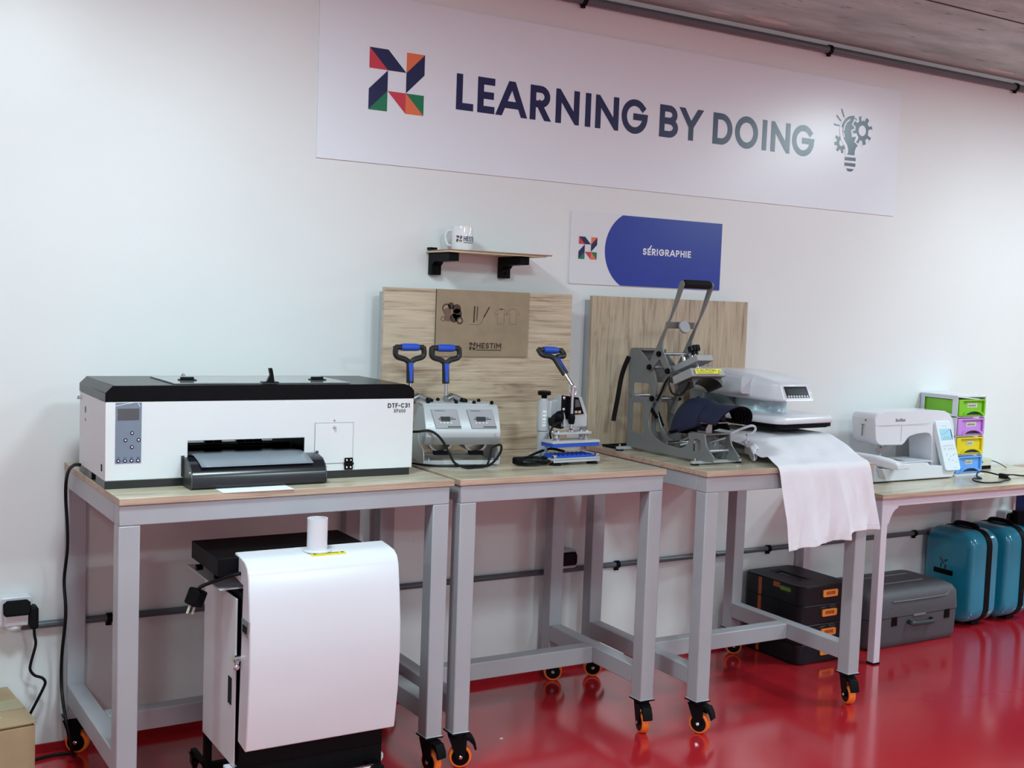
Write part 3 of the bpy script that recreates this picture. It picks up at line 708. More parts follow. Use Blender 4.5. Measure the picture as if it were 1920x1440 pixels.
t.part('engraved_pens', m, [BURN, BURNL], recalc=False); m = MB()
def tee(cx, cz, s):
    P = [(cx - .007, cz + .026), (cx - .013, cz + .023), (cx - .027, cz + .008), (cx - .022, cz + .003), (cx - .0135, cz + .010), (cx - .0135, cz - .027), (cx + .0135, cz - .027), (cx + .0135, cz + .010), (cx + .022, cz + .003), (cx + .027, cz + .008), (cx + .013, cz + .023), (cx + .007, cz + .026), (cx - .007, cz + .026)]
    m.mi = 1
    for q in ribbon(P, .0010): face2(m, q, f2)
tee(2.010, 1.324, 1); tee(2.059, 1.324, 1)
for q in ribbon([(2.007, 1.347), (2.016, 1.347)], .003): m.mi = 0; face2(m, q, f2)
t.part('engraved_shirts', m, [BURN, BURNL, MDF], recalc=False)
# ============================================================ WHITE DTF PRINTER
t = Thing('printer', 'large white printer with black lid and black curved output tray on the left bench', 'printer', (1.055, -.345, .86))
x0, x1, ya, yb = .623, 1.487, -.515, -.180
b = MB()
b.prism([(x0, .881), (x1, .881), (x1, 1.083), (x0, 1.083)], 'y', ya, ya + .004, [[(.832, .905), (1.155, .905), (1.155, .978), (.832, .978)][::-1]])
b.box(x0, x0 + .004, ya + .004, yb, .881, 1.083); b.box(x1 - .004, x1, ya + .004, yb, .881, 1.083)
b.box(x0 + .004, x1 - .004, yb - .004, yb, .881, .93); b.box(x0 + .004, x1 - .004, yb - .004, yb, .99, 1.083)
b.box(x0 + .004, .80, yb - .004, yb, .93, .99); b.box(1.18, x1 - .004, yb - .004, yb, .93, .99)
b.box(x0 + .004, x1 - .004, ya + .004, yb - .004, 1.078, 1.083)
t.part('body', b, WHITE, bevel=.0015)
b = MB()   # black foot frame, set back slightly, with gaps at the side
b.box(x0, x1 - .008, ya, ya + .012, .8605, .881); b.box(x0 + .001, x0 + .014, ya + .012, -.40, .8605, .881); b.box(x0 + .001, x0 + .014, -.345, yb, .8605, .881)
b.box(x0 + .02, x1 - .02, ya + .03, yb - .01, .8605, .880)
t.part('foot_frame', b, mat('dark_grey_base', srgb(30, 31, 33), .3, 0, .05, 8), bevel=.0008)
b = MB()
b.prism([(x0 - .001, 1.0835), (x1 + .001, 1.0835), (x1 + .001, 1.105), (x1 - .006, 1.114), (x1 - .016, 1.121), (x1 - .03, 1.125), (.641, 1.125), (x0 - .001, 1.106)], 'y', ya - .001, yb + .002)
t.part('lid', b, BLACK, bevel=.0012)
b = MB(); b.box(.80, 1.30, ya + .028, -.235, 1.1255, 1.1285)
w_ = t.part('lid_window', b, mat('smoked_acrylic', srgb(120, 124, 128), .06, 0, .04, 6), bevel=.0006)
for hx in (.862, 1.237):
    h = MB(); h.box(hx - .022, hx + .022, -.405, -.375, 1.1287, 1.131); h.cyl((hx - .018, -.388, 1.133), (hx + .018, -.388, 1.133), .0045, n=10)
    t.part('hinge', h, BLKM)
h = MB(); h.prism([(1.052, 1.128), (1.075, 1.128), (1.073, 1.140), (1.069, 1.162), (1.0665, 1.169), (1.0585, 1.168), (1.062, 1.150)], 'y', -.488, -.478)
h.box(1.04, 1.085, -.495, -.470, 1.1287, 1.1315); t.part('lid_latch', h, BLACK)
h = MB(); h.ball((.905, -.19, 1.127), .006); t.part('lid_screw', h, STEEL)
# control panel
b = MB(); b.box(.6475, .7125, ya - .0012, ya - .0002, .9255, 1.081)
cp = t.part('control_panel', b, PANELB)
b = MB(); b.box(.6525, .706, ya - .0022, ya - .0012, 1.037, 1.066); t.part('display', b, LCDM, parent=cp)
b = MB(); f = lambda x, z: (x, ya - .0018, z)
for q in ribbon([(.648, 1.073), (.672, 1.078), (.690, 1.081)], .0015) + ribbon([(.703, 1.080), (.708, 1.071)], .0015) + ribbon([(.652, 1.050), (.668, 1.059), (.695, 1.058)], .0010): face2(b, q, f)
t.part('peeling_film', b, WHTINK, parent=cp)
for (bx, bz) in ((.689, 1.003), (.6725, .985), (.7055, .985), (.689, .967), (.6555, .932), (.672, .932), (.6885, .932), (.7045, .932)):
    b = MB(); b.rings((bx, ya - .0012, bz), (0, -1, 0), [(.0050, 0), (.0048, .001)], 18); b.mi = 1; b.rings((bx, ya - .0022, bz), (0, -1, 0), [(.0022, 0), (.002, .0004)], 12)
    t.part('button', b, [NAVYINK, WHTINK], parent=cp)
b = MB()
for bx in (.6555, .672, .6885, .7045): b.box(bx - .0035, bx + .0035, ya - .0016, ya - .0012, .9395, .9407)
t.part('button_captions', b, NAVYINK, parent=cp)
# print head bay seen through the slot
b = MB(); b.box(.81, 1.18, -.50, -.19, .896, .905); b.box(.81, 1.18, -.508, -.19, 1.03, 1.034); b.box(.806, .812, -.508, -.19, .896, 1.03); b.box(1.176, 1.182, -.508, -.19, .896, 1.03)
t.part('print_bay', b, BLKM)
b = MB(); b.box(.82, 1.17, -.50, -.34, .905, .935); b.cyl((.82, -.352, .940), (1.17, -.352, .940), .006)
for rx in (.845, .93, .955, 1.02, 1.045, 1.07):
    b.rings((rx - .012, -.37, .951), (1, 0, 0), [(.009, 0), (.009, .022)], 14); b.box(rx - .014, rx + .012, -.37, -.345, .958, .985)
t.part('pinch_rollers', b, BLACK)
b = MB(); b.prism([(ya, .866), (-.592, .862), (-.598, .868), (-.598, .893), (-.590, .912), (-.575, .925), (-.552, .932), (ya, .936)], 'x', .823, 1.187)
tr = t.part('output_tray', b, mat('tray_black', (0.008, 0.009, 0.014), .2, 0, .1, 6), bevel=.001)
for sx, sd in ((.823, -1), (1.187, 1)):
    b = MB(); b.prism([(ya - .002, .862), (-.594, .862), (-.599, .870), (-.597, .895), (-.585, .915), (-.565, .928), (ya - .002, .936)], 'x', *sorted((sx, sx + sd * .003)))
    b.box(min(sx, sx + sd * .008), max(sx, sx + sd * .008), ya - .004, ya - .001, .885, .94)
    e = t.part('tray_side', b, mat('tray_end_grey', srgb(52, 54, 56), .35, 0, .05, 6), parent=tr)
    b = MB(); b.cyl((sx + sd * .003, -.589, .905), (sx + sd * .006, -.589, .905), .003, n=10); t.part('screw', b, CHROME, parent=tr)
b = MB()
def film(u, v):
    x = .842 + u * .305 + v * .004; y = -.45 - v * .148
    return (x, y, .9385 + .004 * sin(v * 2.2) - .030 * max(0, v - .35) ** 1.7 * 1.6)
b.grid(film, 12, 16); o = t.part('transfer_film', b, FROST, recalc=False); solid(o, .0006)
# access door
b = MB(); b.prism([(1.184, .902), (1.3, .902), (1.3, 1.0175), (1.184, 1.0175)], 'y', ya - .0006, ya - .0001); t.part('door_gap', b, GREYINK)
b = MB(); b.prism(rrect(1.1852, 1.2988, .9032, 1.0163, .002), 'y', ya - .0018, ya - .0004)
dr = t.part('access_door', b, WHITE, bevel=.0006)
b = MB(); b.rings((1.241, ya - .002, 1.006), (0, -1, 0), [(.0045, 0), (.0045, .003), (.003, .007), (.001, .008)], 14); t.part('door_lock', b, CHROME, parent=dr)
b = MB(); b.rings((1.242, ya - .0002, 1.0235), (0, -1, 0), [(.003, 0), (.0025, .001)], 12); t.part('screw', b, STEEL)
b = MB(); b.prism(rrect(1.274, 1.299, .883, .917, .002), 'y', ya - .005, ya - .0018); b.cyl((1.272, ya - .005, .900), (1.301, ya - .005, .900), .003, n=10)
b.mi = 1
for sx in (1.281, 1.293):
    for sz in (.890, .910): b.rings((sx, ya - .005, sz), (0, -1, 0), [(.003, 0), (.002, .001)], 10)
t.part('door_hinge', b, [BLACK, CHROME])
b = MB(); f = lambda x, z: (x, ya - .0006, z)
text(b, 'DTF-C31', 1.4045, 1.474, 1.0565, .0135, f, tk=.2, gap=.16); text(b, 'XP600', 1.424, 1.461, 1.0425, .0105, f, tk=.15, gap=.18)
t.part('model_lettering', b, BLKINK, recalc=False)
# left side fittings
b = MB(); b.cyl((x0, -.205, 1.068), (x0 - .012, -.205, 1.068), .005); b.mi = 0
t.part('side_knob', b, CHROME)
b = MB(); b.rings((x0 - .0001, -.262, 1.04), (-1, 0, 0), [(.010, 0), (.0098, .0006)], 20); b.box(x0 - .0007, x0 - .0001, -.266, -.258, 1.008, 1.016); t.part('side_sticker', b, GREYINK)
b = MB(); b.box(x0 - .002, x0 - .0001, -.482, -.474, .902, .920); t.part('rocker_switch', b, BLACK)
# underneath the lid at the left: two ventilation dots
m = MB(); m.box(.885, 1.075, -.660, -.545, .8602, .8608)
o = single('paper_sheet', m, PAPER, 'sheet of white paper lying on the bench in front of the printer tray', 'paper')

# ============================================================ DTF SHAKER / CURING UNIT UNDER THE LEFT BENCH
t = Thing('curing_unit', 'white and black floor-standing powder curing unit with vent pipe under the left bench', 'machine', (1.11, -.62, 0))
hx0, hx1 = .908, 1.318
prof = [(-.690, .7125), (-.740, .708), (-.772, .703), (-.790, .692), (-.800, .672), (-.812, .60), (-.822, .52), (-.824, .44), (-.818, .34), (-.802, .228), (-.742, .236), (-.752, .45), (-.758, .60), (-.760, .640), (-.690, .648)]
b = MB(); b.prism(prof, 'x', hx0, hx1)
hd = t.part('hood', b, WPLAS, bevel=.004, seg=3)
b = MB()
b.rings((1.113, -.732, .7085), (0, 0, 1), [(.038, 0), (.038, .003), (.0265, .004), (.0265, .086), (.0235, .086), (.0235, .01)], 32)
t.part('vent_pipe', b, WPLAS)
b = MB(); f = lambda x, z: (x, z * 1.0 - 0, 0)
b.prism([(1.085, -.772), (1.178, -.772), (1.178, -.758), (1.085, -.758)], 'z', .7035, .7072); yl = t.part('warning_label', b, YELLOW, label='yellow caution label')
b = MB(); b.box(1.115, 1.160, -.768, -.762, .7072, .7075); b.box(1.090, 1.098, -.770, -.760, .7072, .7075); b.box(1.166, 1.174, -.770, -.760, .7072, .7075); t.part('label_print', b, BLKINK, parent=yl)
b = MB(); b.box(hx0 - .003, hx0 + .001, -.818, -.765, .522, .562); b.mi = 1; b.box(hx0 - .004, hx0 - .003, -.806, -.775, .530, .548)
t.part('latch_plate', b, [STEEL, BLKM])
# black frame and cabinet
b = MB(); b.box(.912, 1.31, -.745, -.44, .165, .618); t.part('cabinet', b, BLKM, bevel=.002)
b = MB()
for (px, py) in ((.905, -.452), (1.29, -.452)): b.box(px, px + .02, py - .02, py, .05, .63)
b.box(.905, 1.31, -.742, -.725, .10, .165); b.box(.917, .933, -.74, -.29, .046, .056); b.box(1.285, 1.301, -.74, -.29, .046, .056); b.box(.905, 1.31, -.47, -.45, .045, .075)
b.box(.98, 1.26, -.70, -.50, .09, .165)
t.part('base_frame', b, BLKM, bevel=.001)
b = MB(); b.box(.900, .9045, -.735, -.462, .168, .602)
dr = t.part('side_door', b, WHITE, bevel=.001)
b = MB(); b.box(.8988, .9002, -.712, -.684, .322, .392); t.part('finger_slot', b, BLACK, parent=dr)
b = MB(); b.cyl((.908, -.745, .452), (.892, -.749, .452), .010, n=14); b.box(.892, .900, -.768, -.733, .445, .455); b.ball((.894, -.765, .437), .008); t.part('door_lock', b, CHROME, parent=dr)
b = MB(); b.box(.862, 1.31, -.715, -.42, .622, .626); t.part('shelf_plate', b, GPLAS, bevel=.001)
b = MB(); b.box(.855, 1.272, -.724, -.486, .660, .706); t.part('powder_tray', b, BLKM, bevel=.0015)
for p0, p1 in (((.89, -.60, .626), (.89, -.60, .660)), ((1.25, -.60, .626), (1.25, -.60, .660)), ((.875, -.52, .640), (.858, -.52, .640))):
    b = MB(); b.cyl(p0, p1, .008); t.part('tray_stud', b, BLACK)
b = MB(); b.prism([(-.742, .125), (-.70, .125), (-.70, .165), (-.735, .165)], 'x', .885, .932); t.part('bracket', b, WPLAS, bevel=.002)
for (ry, rz, a, c) in ((-.775, .118, .95, 1.27), (-.79, .075, .96, 1.27)):
    b = MB(); b.cyl((a, ry, rz), (c, ry, rz), .009, n=16); t.part('roller_bar', b, CHROME)
b = MB(); b.box(1.262, 1.292, -.80, -.60, .045, .125); t.part('roller_bracket', b, BLKM)
b = MB(); b.box(.93, .955, -.80, -.70, .045, .13); t.part('roller_bracket', b, BLKM)
b = MB(); b.hexa([(1.255, -.86, .055), (1.345, -.86, .055), (1.335, -.72, .055), (1.26, -.72, .055)], [(1.255, -.86, .062), (1.345, -.86, .062), (1.335, -.72, .085), (1.26, -.72, .085)]); t.part('catch_plate', b, mat('dark_grey_sheet', srgb(52, 54, 58), .4, 0, .05, 10), bevel=.001)
b = MB(); b.cyl((1.30, -.66, .115), (1.335, -.68, .10), .006); b.tube([(1.30, -.69, .14), (1.33, -.70, .115), (1.31, -.72, .10)], .005, 8, 4); t.part('drain_fitting', b, GPLAS)
for (px, py) in ((.925, -.30), (1.29, -.30), (.925, -.70), (1.29, -.70)):
    b = MB(); b.rings((px - .006, py, .0165), (1, 0, 0), [(.012, 0), (.0165, .002), (.0165, .012), (.012, .014)], 18); b.box(px - .009, px - .0065, py - .012, py + .012, .014, .045); b.box(px + .0085, px + .011, py - .012, py + .012, .014, .045); b.box(px - .012, px + .014, py - .014, py + .014, .040, .045)
    t.part('caster', b, BLACK)
b = MB(); b.tube([(.99, -.68, .655), (.925, -.735, .668), (.885, -.735, .664), (.858, -.70, .645), (.840, -.655, .625), (.835, -.63, .612)], .0048, 8, 6); cb = t.part('power_cable', b, CABLE)
b = MB(); b.M = Matrix.Translation((.832, -.615, .585)) @ Matrix.Rotation(.35, 4, 'Y') @ Matrix.Rotation(.5, 4, 'Z')
b.box(-.017, .017, -.02, .02, -.022, .022); t.part('plug', b, BLKM, parent=cb, bevel=.005)
b = MB(); b.M = Matrix.Translation((.832, -.615, .585)) @ Matrix.Rotation(.35, 4, 'Y') @ Matrix.Rotation(.5, 4, 'Z')
for px in (-.010, .008): b.box(px - .0025, px + .0025, -.002, .002, -.044, -.022)
t.part('plug_pins', b, CREAM, parent=cb)
b = MB(); b.tube([(1.325, -.46, .60), (1.345, -.50, .40), (1.325, -.55, .20), (1.345, -.60, .05), (1.36, -.66, .006)], .004, 8, 6); t.part('rear_hose', b, CABLE)

# ============================================================ DOUBLE MUG PRESS
mo = (1.593, -.378, .86); my = -.2338
t = Thing('mug_press', 'silver double mug press with two tall blue and black lever handles', 'heat press', mo, my)
L = dict(local=True)
Wd = .246
b = MB(); b.box(0, Wd, .002, .012, .004, .017); b.box(0, Wd, .175, .185, .004, .017); b.box(.012, Wd - .012, .012, .175, .008, .011)
t.part('base_plate', b, SILV, bevel=.001, **L)
for sx in (0, Wd - .003):
    b = MB(); P = [(0, .004), (0, .030), (.004, .042), (.015, .052), (.035, .058), (.055, .062), (.07, .075), (.078, .10), (.18, .10), (.185, .004)]
    b.prism(P, 'x', sx, sx + .003); t.part('side_plate', b, SILV, bevel=.0008, **L)
b = MB(); P = [(.040, .066), (.012, .066), (-.004, .086), (-.006, .108), (.030, .178), (.045, .188), (.150, .188), (.165, .175), (.165, .066)]
b.prism(P, 'x', .004, Wd - .002); cs = t.part('housing', b, SILV, bevel=.002, **L)
b = MB(); b.prism([(.0385, .0655), (.0115, .0655), (-.0045, .0858), (-.0055, .091), (.0385, .091)], 'x', .0035, Wd - .0015); t.part('lower_band', b, SILVD, local=True, parent=cs)
# sloped control panels
def slope(px, u):  # u 0 bottom..1 top of the sloped face
    return (px, -.006 + u * .036 - .0012, .108 + u * .070 + .0006)
for i, a in enumerate((.024, .138)):
    b = MB(); sx = .013
    Pq = [slope(a + sx, .12), slope(a + .094, .12), slope(a + .084, .93), slope(a, .93)]
    b.face(Pq); pnl = t.part('control_panel', b, GREYINK, parent=cs, recalc=False, **L)
    b = MB(); n = Vector((0, -.0010, .0004)); q = [Vector(p) for p in Pq]; c = sum(q, Vector()) / 4
    b.face([c + (p - c) * .965 + n for p in q]); t.part('panel_face', b, mat('panel_grey', srgb(158, 156, 162), .35, 0, .03, 8), parent=pnl, recalc=False, **L)
    b = MB(); sl = lambda x, u: tuple(Vector(slope(x, u)) + n * 1.8)
    for (xa, xb, ua, ub) in ((a + .030, a + .060, .42, .62), (a + .022, a + .078, .50, .53), (a + .026, a + .070, .57, .59), (a + .05, a + .093, .17, .21), (a + .012, a + .045, .86, .875)):
        b.face([sl(xa, ua), sl(xb, ua), sl(xb, ub), sl(xa, ub)])
    b.mi = 1
    for k in range(4):
        xx = a + .027 + k * .011; b.face([sl(xx, .34), sl(xx + .004, .34), sl(xx + .004, .385), sl(xx, .385)])
    t.part('panel_print', b, [BLKINK, WHTINK], parent=pnl, recalc=False, **L)
b = MB(); b.rings((Wd - .018, -.004, .097), (0, -1, 0), [(.005, 0), (.005, .002), (.003, .004)], 12); t.part('screw', b, CHROME, parent=cs, **L)
for px in (.018, Wd - .022):
    b = MB(); b.cyl((px, .008, .017), (px, .008, .024), .004, n=10); t.part('bolt', b, CHROME, **L)
# mug clamps below the housing
for a in (.066, .180):
    b = MB(); b.prism([(a + .034 * cos(radians(k)), .075 + .034 * sin(radians(k))) for k in range(185, 356, 10)] + [(a + .040 * cos(radians(k)), .075 + .040 * sin(radians(k))) for k in range(355, 184, -10)], 'y', .05, .15); t.part('heating_sleeve', b, STEEL, **L)
    b = MB(); b.box(a - .022, a + .022, .035, .06, .030, .042); t.part('sleeve_pad', b, BLKM, **L)
# ball stoppers on the top
for px, py in ((.022, .05), (.112, .05), (.135, .15), (.170, .05), (.205, .12), (.228, .05), (.075, .14)):
    b = MB(); b.ball((px, py, .194), .0065, n=12, m=6); b.cyl((px, py, .186), (px, py, .192), .003, n=8); t.part('stopper', b, BLACK, **L)
b = MB(); b.box(.0, Wd - .03, .045, .155, .188, .1905); t.part('top_strip', b, SILV, **L)
def dhandle(t, base, top, wdt, tw, drop, loc_, lean=(0, 0, 0), parentname='lever'):
    """D-grip lever: base -> throat, loop up to the blue grip; width direction given by lean vector"""
    B = Vector(base); T = Vector(top); wv = Vector(wdt)
    ax = (T - B); L_ = ax.length; ax.normalize()
    hw = tw / 2
    g = [T - wv * hw, T + wv * hw]
    low = T - ax * drop
    rod = MB(); rod.cyl(B, B + ax * (L_ * .36), .006, n=12); r_ = t.part('lever', rod, CHROME, local=loc_)
    s = MB(); stem0 = B + ax * (L_ * .33)
    s.tube([stem0, stem0 + ax * ((low - stem0).length * .5), low - ax * .004, low], .0115, 12, 4)
    for q in (0, 1):
        sg = -1 if q == 0 else 1
        s.tube([low - ax * .004, low + wv * (sg * hw * .35) + ax * .008, low + wv * (sg * hw * .85) + ax * (drop * .32), low + wv * (sg * hw * 1.03) + ax * (drop * .55), T + wv * (sg * hw), T + wv * (sg * hw) + ax * .004], .0088, 10, 5)
    s.cyl(T - wv * hw, T + wv * hw, .0085, n=14)
    hnd = t.part('handle', s, mat('handle_black', (0.010, 0.011, 0.013), .5, 0, .1, 20), parent=r_, local=loc_)
    g = MB(); p0 = T - wv * (hw * .62); d = wv * (hw * 1.24)
    g.rings(p0, d, [(.0105, 0), (.0118, .01), (.0118, d.length - .01), (.0105, d.length)], 16); t.part('grip_sleeve', g, BLUE, parent=r_, local=loc_)
    g = MB(); s2 = stem0 + ax * .006; fr = Vector(lean)
    e2 = low - ax * .002
    side = ax.cross(fr).normalized()
    for k in range(5):
        a_ = s2.lerp(e2, k / 5); c_ = s2.lerp(e2, (k + 1) / 5); w0 = .004 + .0035 * k / 5; w1 = .004 + .0035 * (k + 1) / 5
        g.hexa([a_ + fr * .0075 - side * w0, a_ + fr * .0075 + side * w0, c_ + fr * .0075 + side * w1, c_ + fr * .0075 - side * w1],
               [a_ + fr * .0125 - side * w0, a_ + fr * .0125 + side * w0, c_ + fr * .0125 + side * w1, c_ + fr * .0125 - side * w1])
    t.part('stem_inlay', g, BLUE, parent=r_, local=loc_)
for a in (-.020, .096):
    dhandle(t, (a, .12, .192), (a - .006, .12, .360), Vector((1, .23, 0)).normalized(), .096, .046, True, (.1, -1, 0))
for a in (-.008, .104):
    b = MB(); b.tube([(a - .006, .10, .188), (a + .004, .12, .205), (a + .020, .12, .206), (a + .05, .11, .192)], .008, 10, 5); b.cyl((a - .012, .105, .198), (a + .012, .125, .206), .012, n=14); t.part('lever_pivot', b, STEEL, **L)
    b = MB(); b.rings((a + .045, .10, .191), (.3, .3, .9), [(.012, 0), (.013, .004), (.012, .009)], 14); t.part('knob', b, BLACK, **L)
b = MB(); b.box(.012, .024, .004, .010, .108, .128); b.M = None; t.part('power_switch', b, MAROON, local=True)
b = MB(); b.tube([(-.05, .02, .105), (-.02, -.005, .108), (.012, -.012, .112), (.035, -.03, .100), (.055, -.04, .075), (.07, -.05, .045), (.085, -.06, .018), (.115, -.075, .006), (.150, -.07, .006), (.185, -.06, .010), (.200, -.045, .035), (.215, -.02, .060), (.245, -.01, .066), (.235, -.03, .040), (.195, -.05, .008), (.14, -.065, .010), (.07, -.055, .008), (.01, -.02, .006), (-.03, .03, .006)], .0038, 10, 6); t.part('power_cord', b, CABLE, **L)

# ============================================================ SMALL FLAT PRESS
fo = (1.997, -.497, .86); fy = .04
t = Thing('label_press', 'small swing press with blue platens and one bent blue lever handle', 'heat press', fo, fy)
for px, py in ((.018, .02), (.165, .02), (.030, .15), (.155, .15)):
    b = MB(); b.rings((px, py, 0), (0, 0, 1), [(.020, 0), (.018, .004), (.009, .009), (.008, .016)], 20); t.part('rubber_foot', b, RUBBER, **L)
b = MB(); b.prism([(0, 0), (.18, 0), (.186, .02), (.184, .11), (.16, .175), (.02, .175), (.0, .14), (-.004, .02)], 'z', .016, .021)
b.prism([(0, 0), (.18, 0), (.184, .004), (-.002, .004)], 'z', .010, .024); t.part('base_plate', b, SILV, bevel=.001, **L)
b = MB(); b.box(.012, .168, .012, .080, .021, .029)
for k in range(9): b.cyl((.018 + k * .0175, .013, .030), (.018 + k * .0175, .079, .030), .003, n=8)
t.part('lower_platen', b, BLUE, bevel=.0008, **L)
for px in (.006, .174):
    b = MB(); b.box(px - .006, px + .006, .004, .016, .024, .034); t.part('corner_clip', b, CHROME, bevel=.002, **L)
CX, CY = .036, .122
b = MB(); b.cyl((CX, CY, .021), (CX, CY, .098), .0185, n=28); b.cyl((CX, CY, .100), (CX, CY, .198), .0215, n=28); b.cyl((CX, CY, .198), (CX, CY, .205), .013, n=20)
t.part('column', b, SILV, **L)
b = MB(); b.rings((CX, CY, .204), (0, 0, 1), [(.009, 0), (.010, .010), (.021, .012), (.0225, .016), (.021, .025), (.010, .027)], 12); t.part('pressure_knob', b, BLACK, **L)
def clab(x, z):
    a = radians(228) + x / .0219; return (CX + .0219 * cos(a), CY + .0219 * sin(a), z)
b = MB(); b.face([clab(.0, .115), clab(.006, .115), clab(.012, .115), clab(.012, .167), clab(.006, .167), clab(.0, .167)]); b.mi = 1
for zz in (.122, .130, .143, .155): face2(b, [(.002, zz), (.0095, zz), (.0095, zz + .004), (.002, zz + .004)], clab)
t.part('column_label', b, [WHTINK, BLKINK], recalc=False, **L)
b = MB(); b.prism([(CX, .145), (CX, .198), (.075, .205), (.10, .200), (.10, .13), (.075, .13)], 'y', .085, .125); t.part('swing_arm', b, SILV, bevel=.003, **L)
b = MB(); b.cyl((.058, .055, .135), (.062, .095, .135), .024, n=20); b.ball((.058, .060, .150), .022, .9, .9, .9); t.part('motor_cover', b, BLKM, **L)
b = MB(); b.prism([(.060, .118), (.153, .118), (.153, .156), (.128, .215), (.060, .218)], 'y', .040, .100); hd = t.part('control_head', b, SILV, bevel=.002, **L)
b = MB(); b.prism([(.046, .170), (.060, .165), (.066, .144), (.084, .144), (.090, .158), (.136, .160), (.112, .214), (.046, .222)], 'y', .036, .040); t.part('head_faceplate', b, BLACK, parent=hd, bevel=.0006, **L)
b = MB(); b.prism([(.098, .182), (.120, .184), (.110, .208), (.098, .207)], 'y', .0348, .036); t.part('display', b, LCDM, parent=hd, **L)
for px in (.098, .112):
    b = MB(); b.box(px, px + .010, .0345, .036, .163, .171); t.part('button', b, mat('tan_button', srgb(206, 168, 140), .5), parent=hd, **L)
for px, pz in ((.053, .214), (.053, .177), (.085, .214)):
    b = MB(); b.rings((px, .036, pz), (0, -1, 0), [(.0055, 0), (.0052, .003), (.003, .004)], 12); t.part('bolt', b, CHROME, parent=hd, **L)
b = MB(); b.cyl((.076, .022, .116), (.076, .022, .212), .0055, n=12); b.rings((.076, .022, .106), (0, 0, 1), [(.012, 0), (.012, .006), (.006, .010), (.006, .018)], 14); b.cyl((.076, .022, .212), (.077, .024, .252), .0055, n=12)
pl_ = t.part('plunger', b, CHROME, **L)
b = MB(); b.rings((.076, .022, .130), (0, 0, 1), [(.008, 0), (.0105, .004), (.012, .022), (.009, .034)], 16); t.part('plunger_sleeve', b, BLACK, parent=pl_, **L)
for s_ in (-1, 1):
    b = MB(); b.tube([(.076, .020, .218), (.076 + s_ * .011, .020, .228), (.076 + s_ * .011, .020, .243), (.076 + s_ * .005, .020, .252), (.076, .020, .256)], .0026, 8, 3); t.part('linkage', b, CHROME, parent=pl_, **L)
dhandle(t, (.077, .024, .254), (.048, .116, .362), Vector((1, .12, -.03)).normalized(), .098, .034, True, (.30, -.9, .25))
b = MB(); b.box(.008, .152, .012, .060, .098, .105); t.part('spring_plate', b, SILV, bevel=.001, **L)
for px, py in ((.024, .022), (.138, .022), (.024, .052), (.138, .052)):
    b = MB(); b.cyl((px, py, .078), (px, py, .110), .0035, n=10)
    b.tube([(px + .007 * cos(k * pi / 3), py + .007 * sin(k * pi / 3), .080 + k * .018 / 24) for k in range(25)], .0014, 6, 1); b.cyl((px, py, .105), (px, py, .110), .006, n=6); t.part('spring', b, CHROME, **L)
b = MB(); b.box(-.006, .182, .004, .074, .070, .078); t.part('upper_platen', b, SILV, bevel=.001, **L)
b = MB(); b.box(-.004, .180, .006, .072, .058, .070); t.part('platen_skirt', b, BLUE, bevel=.001, **L)
b = MB(); b.tube([(.062, .050, .133), (.040, .036, .135), (.012, .030, .124), (-.002, .028, .105), (.004, .030, .085)], .0035, 8, 6); t.part('heater_lead', b, CABLE, **L)
b = MB(); co = []
for k in range(46):
    a = 2 * pi * k / 12; rr = .050 + .006 * sin(k * 1.7)
    co.append((-.058 + rr * cos(a) * 1.0 + .016 * k / 46, .045 + rr * .62 * sin(a), .006 + .0042 * (k // 12) + .003 * abs(sin(k * .9))))
b.tube([(.110, .10, .030), (.06, .11, .040), (.0, .10, .030), (-.06, .07, .016)] + co, .0045, 8, 5); t.part('coiled_power_cord', b, CABLE, **L)
b = MB(); b.box(-.122, -.086, .030, .062, .004, .028); t.part('cord_plug', b, BLKM, bevel=.006, **L)
# ============================================================ CAP PRESS
co_ = (2.464, -.616, .86); cy_ = .02
t = Thing('cap_press', 'tall grey open cap press with long lever and yellow CAUTION label', 'heat press', co_, cy_)
PL = [(.410, .365), (.419, .327), (.412, .185), (.411, .012), (.21, .011), (.047, .010), (-.05, .014), (-.051, .031), (-.040, .040), (-.024, .053), (-.013, .066), (-.006, .084), (-.004, .104), (.080, .098), (.073, .076), (.080, .060), (.096, .049), (.112, .043), (.130, .041), (.192, .045), (.225, .052), (.255, .063), (.275, .077), (.287, .095), (.294, .121), (.292, .142), (.284, .163), (.268, .195), (.259, .219), (.258, .253), (.266, .279), (.280, .298), (.300, .318), (.363, .366)]
H1 = [(.388, .244), (.306, .247), (.296, .242), (.289, .230), (.292, .199), (.382, .198), (.387, .204)]
H2 = [(.386, .174), (.328, .176), (.323, .149), (.324, .114), (.311, .071), (.320, .066), (.389, .066)]
H3 = [(.055, .066), (.047, .079), (.035, .083), (.018, .078), (.013, .065), (.014, .052), (.026, .040), (.041, .037), (.055, .040)]
for px in (.040, .150):
    b = MB(); b.prism(PL, 'x', px, px + .006, [H1, H2, H3]); t.part('side_plate', b, PRESSG, bevel=.001, **L)
b = MB(); b.box(.046, .150, .38, .412, .30, .366); b.box(.046, .150, .340, .41, .360, .366); t.part('top_bridge', b, PRESSG, bevel=.001, **L)
for (py, x0_, x1_) in ((.0, .0, .214), (.385, -.016, .206)):
    b = MB(); b.box(x0_, x1_, py, py + .014, .004, .013); bb = t.part('foot_bar', b, SILV, bevel=.001, **L)
    for fx in (x0_ + .012, x1_ - .012):
        b = MB(); b.cyl((fx, py + .007, 0), (fx, py + .007, .005), .014, n=18); t.part('rubber_pad', b, RUBBER, parent=bb, **L)
        b = MB(); b.cyl((fx, py + .007, .013), (fx, py + .007, .022), .0035, n=8); t.part('bolt', b, CHROME, parent=bb, **L)
